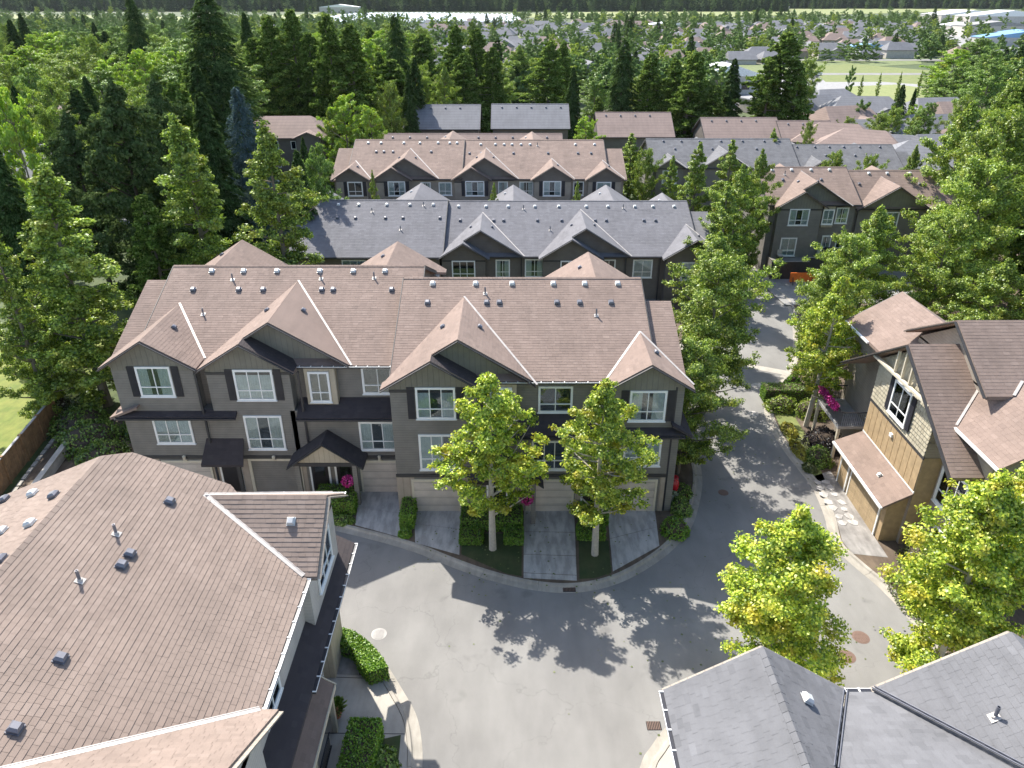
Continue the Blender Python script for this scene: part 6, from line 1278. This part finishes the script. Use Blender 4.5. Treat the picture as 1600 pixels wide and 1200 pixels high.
# manhole covers, drain
def manhole(x, y, r_, lb, pale=False):
    t = thing('manhole_cover', lb, 'manhole cover', (x, y, .004)); m = MB(); m.lathe([(r_ * 1.12, 0), (r_ * 1.12, .006), (r_ * 1.0, .008)], (x, y, 0), 24); m.build('frame', 'driveway_concrete' if pale else 'iron', t)
    m = MB(); m.lathe([(r_ * .96, .006), (r_ * .96, .014), (r_ * .9, .016)], (x, y, 0), 24); m.build('lid', 'driveway_concrete' if pale else 'iron', t); g = MB()
    for i in range(-3, 4):
        h_ = math.sqrt(max(.01, .8 - (i / 4) ** 2)) * r_; g.box(x - h_, x + h_, y + i * r_ / 4.2 - .012, y + i * r_ / 4.2 + .012, .014, .022); g.box(x + i * r_ / 4.2 - .012, x + i * r_ / 4.2 + .012, y - h_, y + h_, .0145, .0215)
    g.build('lid_ribs', 'driveway_concrete' if pale else 'iron', t)
manhole(-6.33, 25.7, .33, 'pale round manhole cover on the asphalt beside the sunlit hedge', True); manhole(16.51, 25.5, .36, 'rusty manhole cover right of the full tree, farther of the pair'); manhole(15.39, 24.35, .36, 'rusty manhole cover right of the full tree, nearer of the pair'); manhole(19.0, 50.9, .38, 'faded manhole cover on the road near the concrete band', True); manhole(17.5, 46.6, .34, 'grey manhole cover at the road bend below the shrubs', True); manhole(12.9, 37.0, .28, 'small dark manhole cover in the building shadow right of the kerb')
t = thing('storm_drain', 'cast iron drain grate set in the kerb in front of the third driveway', 'drain', (2.93, 28.75, 0)); m = MB(); m.box(2.6, 3.25, 28.5, 28.9, .0, .02); m.build('frame', 'shadow_pit', t)  # plate is near-black to stand for the shaded pit under the bars
for i in range(9): m = MB(); m.box(2.63 + i * .07, 2.66 + i * .07, 28.53, 28.87, .02, .03); m.build('bar', 'iron', t)
t = thing('storm_drain', 'drain grate at the kerb beside the lower right grey roof gutter', 'drain', (5.9, 20.6, 0)); m = MB(); m.box(5.6, 6.2, 20.5, 20.9, .0, .02); m.build('frame', 'shadow_pit', t)  # same near-black plate in place of a shaded pit
for i in range(8): m = MB(); m.box(5.63 + i * .07, 5.66 + i * .07, 20.5, 20.9, .02, .03); m.build('bar', 'iron', t)
# hanging baskets, pots, urn, board
def basket(x, y, z, lb):
    t = thing('hanging_basket', lb, 'flower basket', (x, y, z)); m = MB(); m.lathe([(.06, -.28), (.2, -.16), (.26, 0)], (x, y, z), 12); m.build('basket', 'dark_bark', t)
    rg = np.random.default_rng(3); d = unit(rg, 500); v, q = leaf_quads(d * .36 * rg.uniform(.7, 1.1, (500, 1)), rg.normal(size=(500, 3)), d, .1, .09, rg); o = bpy.data.objects.new('flowers', np_mesh('flowers', v, q, 'magenta_petals')); link(o); o.parent = t
    for a_ in (0, 2.1, 4.2): m = MB(); m.bar((x + .25 * math.cos(a_), y + .25 * math.sin(a_), z), (x, y, z + .75), .012, .012, (1, 0, 0)); m.build('chain', 'dark_metal', t)
basket(-9.6, 35.72, 1.75, 'magenta hanging flower basket under the left gable porch'); basket(.85, 33.8, 1.9, 'magenta hanging flower basket right of the left street tree')
t = thing('planter_box', 'bright pink flower box hung on the balcony rail', 'flower box', (20.4, 41.8, 3.75)); m = MB(); m.box(20.3, 20.52, 40.6, 43.2, 3.62, 3.8); m.build('trough', 'dark_bark', t)
rg = np.random.default_rng(4); c_ = np.stack([rg.uniform(-.2, .15, 900), rg.uniform(-1.3, 1.4, 900), rg.uniform(-.05, .38, 900)], 1); v, q = leaf_quads(c_, rg.normal(size=(900, 3)), rg.normal(size=(900, 3)) + [0, 0, 1], .11, .1, rg); o = bpy.data.objects.new('flowers', np_mesh('flowers', v, q, 'magenta_petals')); link(o); o.parent = t
t = thing('garden_urn', 'tall glossy red urn in the planting beside the end wall', 'urn', (9.75, 36.7, Z)); m = MB(); m.lathe([(.14, 0), (.2, .1), (.28, .5), (.3, .85), (.22, 1.08), (.16, 1.12), (.2, 1.2), (.22, 1.22)], (9.75, 36.7, Z), 16); m.build('body', 'red_glaze', t, smooth=True); m = MB(); m.lathe([(.21, 1.2), (.25, 1.23), (.23, 1.26), (.15, 1.24)], (9.75, 36.7, Z), 16); m.build('rim', 'red_glaze', t)
t = thing('potted_plant', 'leafy plant in a terracotta pot on the shaded paving by the porch', 'potted plant', (-7.35, 21.1, Z)); m = MB(); m.lathe([(.17, 0), (.25, .34), (.28, .35), (.28, .42), (.22, .42)], (-7.35, 21.1, Z), 14); m.build('pot', 'terracotta', t)
d = unit(rng, 420); d[:, 2] = abs(d[:, 2]); v, q = leaf_quads(d * .42 * rng.uniform(.4, 1.1, (420, 1)) + [0, 0, .5], d + [0, 0, .4], d, .17, .08, rng); o = bpy.data.objects.new('leaves', np_mesh('leaves', v, q, 'deep_leaves')); link(o); o.parent = t
x, y = gz(1252, 444, .1); t = thing('barrier_board', 'orange board on legs on the pale side road', 'barrier', (x, y, .1)); m = MB(); m.box(x - 1.3, x + 1.3, y - .05, y + .05, .35, 1.35); m.build('board', 'orange_board', t)
for s_ in (-1, 1): m = MB(); m.bar((x + s_, y - .35, .1), (x + s_, y, .9), .06, .06); m.bar((x + s_, y + .35, .1), (x + s_, y, .9), .06, .06); m.build('leg', 'dark_metal', t)
# patio fence of the far brown row
t = thing('fence', 'dark board patio fence below the far brown townhouses', 'fence', (31, 75, 0))
for i in range(58): m = MB(); xx = 27.3 + i * .155; m.box(xx, xx + .145, 74.9, 74.93, .1, 2.0 + .45 * (i > 24)); m.build('board', 'dark_trim', t)
m = MB(); m.box(27.3, 31.2, 74.86, 74.98, 2.0, 2.06); m.box(31.1, 36.3, 74.86, 74.98, 2.45, 2.51); m.build('cap_rail', 'deck', t)
for i, (x, kk_) in enumerate([(28.4, 'chair'), (32.6, 'chair'), (33.4, 'bbq')]):
    t = thing('barbecue' if kk_ == 'bbq' else 'patio_chair', ['patio chair at the left end of the fenced patio', 'patio chair left of the covered barbecue', 'covered barbecue on the far patio'][i], 'barbecue' if kk_ == 'bbq' else 'chair', (x, 76, 1.95)); m = MB()
    if kk_ == 'bbq': m.prism([(x - .5, 75.7, 1.95), (x + .5, 75.7, 1.95), (x + .45, 75.75, 2.8), (x + .25, 75.8, 3.15), (x - .25, 75.8, 3.15), (x - .45, 75.75, 2.8)], (0, .6, 0)); m.build('cover', 'dark_metal', t)
    else:
        m.box(x - .25, x + .25, 75.7, 76.2, 2.35, 2.42); m.build('seat', 'pale_siding', t); m = MB(); m.box(x - .25, x + .25, 76.16, 76.22, 2.42, 2.95); m.build('backrest', 'pale_siding', t)
        for a_ in (-.22, .22):
            for b_ in (75.73, 76.17): m = MB(); m.box(x + a_ - .02, x + a_ + .02, b_ - .02, b_ + .02, 1.95, 2.35); m.build('leg', 'dark_metal', t)
# cars
def car(x, y, z, rz_, mat, lb, group=None, s=1.):
    t = thing('parked_car', lb, 'car', (x, y, z), group); t.rotation_euler[2] = rz_; t.scale = (s,) * 3
    def put(mb, nm, mat_, par=t): o = bpy.data.objects.new(nm, mb.mesh(nm, mat_)); link(o); o.parent = par; return o
    prof = [(-2.2, .35), (-2.25, .7), (-2.1, .95), (-1.25, 1.05), (-.6, 1.45), (.9, 1.47), (1.7, 1.02), (2.2, .95), (2.28, .6), (2.2, .32)]
    b = MB(); W_ = .88; ring = lambda yy, ins: [(px_, yy * (1 - (.16 if pz > 1.2 else 0)), pz) for px_, pz in prof]
    L1, L2 = ring(-W_, 0), ring(W_, 0); n_ = len(prof); b.add(L1 + L2, [tuple(range(n_)), tuple(range(2 * n_ - 1, n_ - 1, -1))] + [(i, i + n_, (i + 1) % n_ + n_, (i + 1) % n_) for i in range(n_)]); put(b, 'body', mat)
    for (p, q) in (((-1.2, 1.08), (-.64, 1.43)), ((1.62, 1.07), (.94, 1.45))):
        sg = -1 if p[0] < 0 else 1; g = MB(); g.add([(p[0] + sg * .03, -.76, p[1]), (p[0] + sg * .03, .76, p[1]), (q[0] + sg * .03, .66, q[1] + .01), (q[0] + sg * .03, -.66, q[1] + .01)], [(0, 1, 2, 3)]); put(g, 'windscreen', 'car_glass')
    for sg in (-1, 1):
        g = MB(); g.add([(-1.0, sg * .885, 1.06), (1.4, sg * .885, 1.06), (.85, sg * .76, 1.4), (-.55, sg * .76, 1.4)], [(0, 1, 2, 3)]); put(g, 'side_window', 'car_glass')
        for wx in (-1.35, 1.35):
            w_ = MB(); w_.tube([(wx, sg * .72, .33), (wx, sg * .93, .33)], .33, 14); wo = put(w_, 'wheel', 'tyre'); r2 = MB(); r2.tube([(wx, sg * .92, .33), (wx, sg * .945, .33)], .19, 10); put(r2, 'rim', 'silver', wo)
        h_ = MB(); h_.box(-2.29, -2.2, sg * .62 - .15, sg * .62 + .15, .68, .82); put(h_, 'headlight', 'white_trim'); h_ = MB(); h_.box(2.2, 2.3, sg * .65 - .14, sg * .65 + .14, .72, .88); put(h_, 'tail_light', 'red_glaze')
car(-14.15, 40.2, .11, rz, 'car_white', 'white car parked inside the open garage')
for i, (px, py, c_) in enumerate([(1262, 118, 'car_white'), (1270, 121, 'car_grey'), (1277, 117, 'car_white'), (1258, 112, 'car_blue'), (1176, 141, 'car_white'), (1165, 160, 'car_grey'), (1185, 122, 'car_grey'), (1172, 121, 'car_red'), (1162, 128, 'car_white')]):
    x, y = gz(px, py, -1.9); car(x, y, -1.89, rt.uniform(-.3, .3) + (0 if i % 2 else rz), c_, {'car_white': 'white', 'car_grey': 'grey', 'car_blue': 'blue', 'car_red': 'red'}[c_] + ' car parked on the school car park beside the park', 'cars parked by the school', 1.)
for i, (px, py) in enumerate([(185, 322), (147, 412), (228, 380)]):
    x, y = gz(px, py, -1); car(x, y, hgt(x, y), 1.2, 'car_white' if i < 2 else 'car_grey', ['white car glimpsed through the dark pines, farther one', 'white car glimpsed through the leafy trees, nearer one', 'grey car glimpsed between the dark pines'][i])
for i, (px, py) in enumerate([(1520, 100), (1530, 108), (1515, 112), (1540, 98), (1550, 104), (1548, 92), (1560, 90), (1535, 88)]):
    x, y = gz(px, py, -1.88); car(x, y, -1.87, rt.uniform(0, 3), rt.choice(['car_white', 'car_white', 'car_grey', 'car_blue']), 'car parked in the works yard at the upper right', 'cars in the works yard')

# ================================================================== AIR
hz, t_, b_ = new_mat('haze_air'); t_.nodes.remove(b_); pv = N(t_, 'ShaderNodeVolumePrincipled'); pv.inputs['Color'].default_value = (.86, .92, 1, 1)
pv.inputs['Density'].default_value = HAZE; pv.inputs['Anisotropy'].default_value = .2; t_.links.new(pv.outputs[0], t_.nodes['Material Output'].inputs['Volume']); MC['haze'] = hz
if HAZE: m = MB(); m.box(-4600, 4600, -250, 7000, -12, 130); m.build('haze', 'haze', kind='stuff')

m = MB()
for i in range(420):
    a_ = random.choice([(-1, 31.5, 3.2), (4.4, 31, 3), (11, 22.5, 4), (17.5, 23, 4.5), (19.5, 45, 3), (10.8, 39, 3)]); x, y = random.gauss(a_[0], a_[2]), random.gauss(a_[1], a_[2]); s_ = random.uniform(.03, .07); q = random.uniform(0, 3.1)
    m.add([(x + s_ * math.cos(q + k * 1.57), y + s_ * math.sin(q + k * 1.57), .018 if (y < 28 and x < 17) else .125) for k in range(4)], [(0, 1, 2, 3)])
m.build('leaf_litter', 'olive_leaves', kind='stuff')
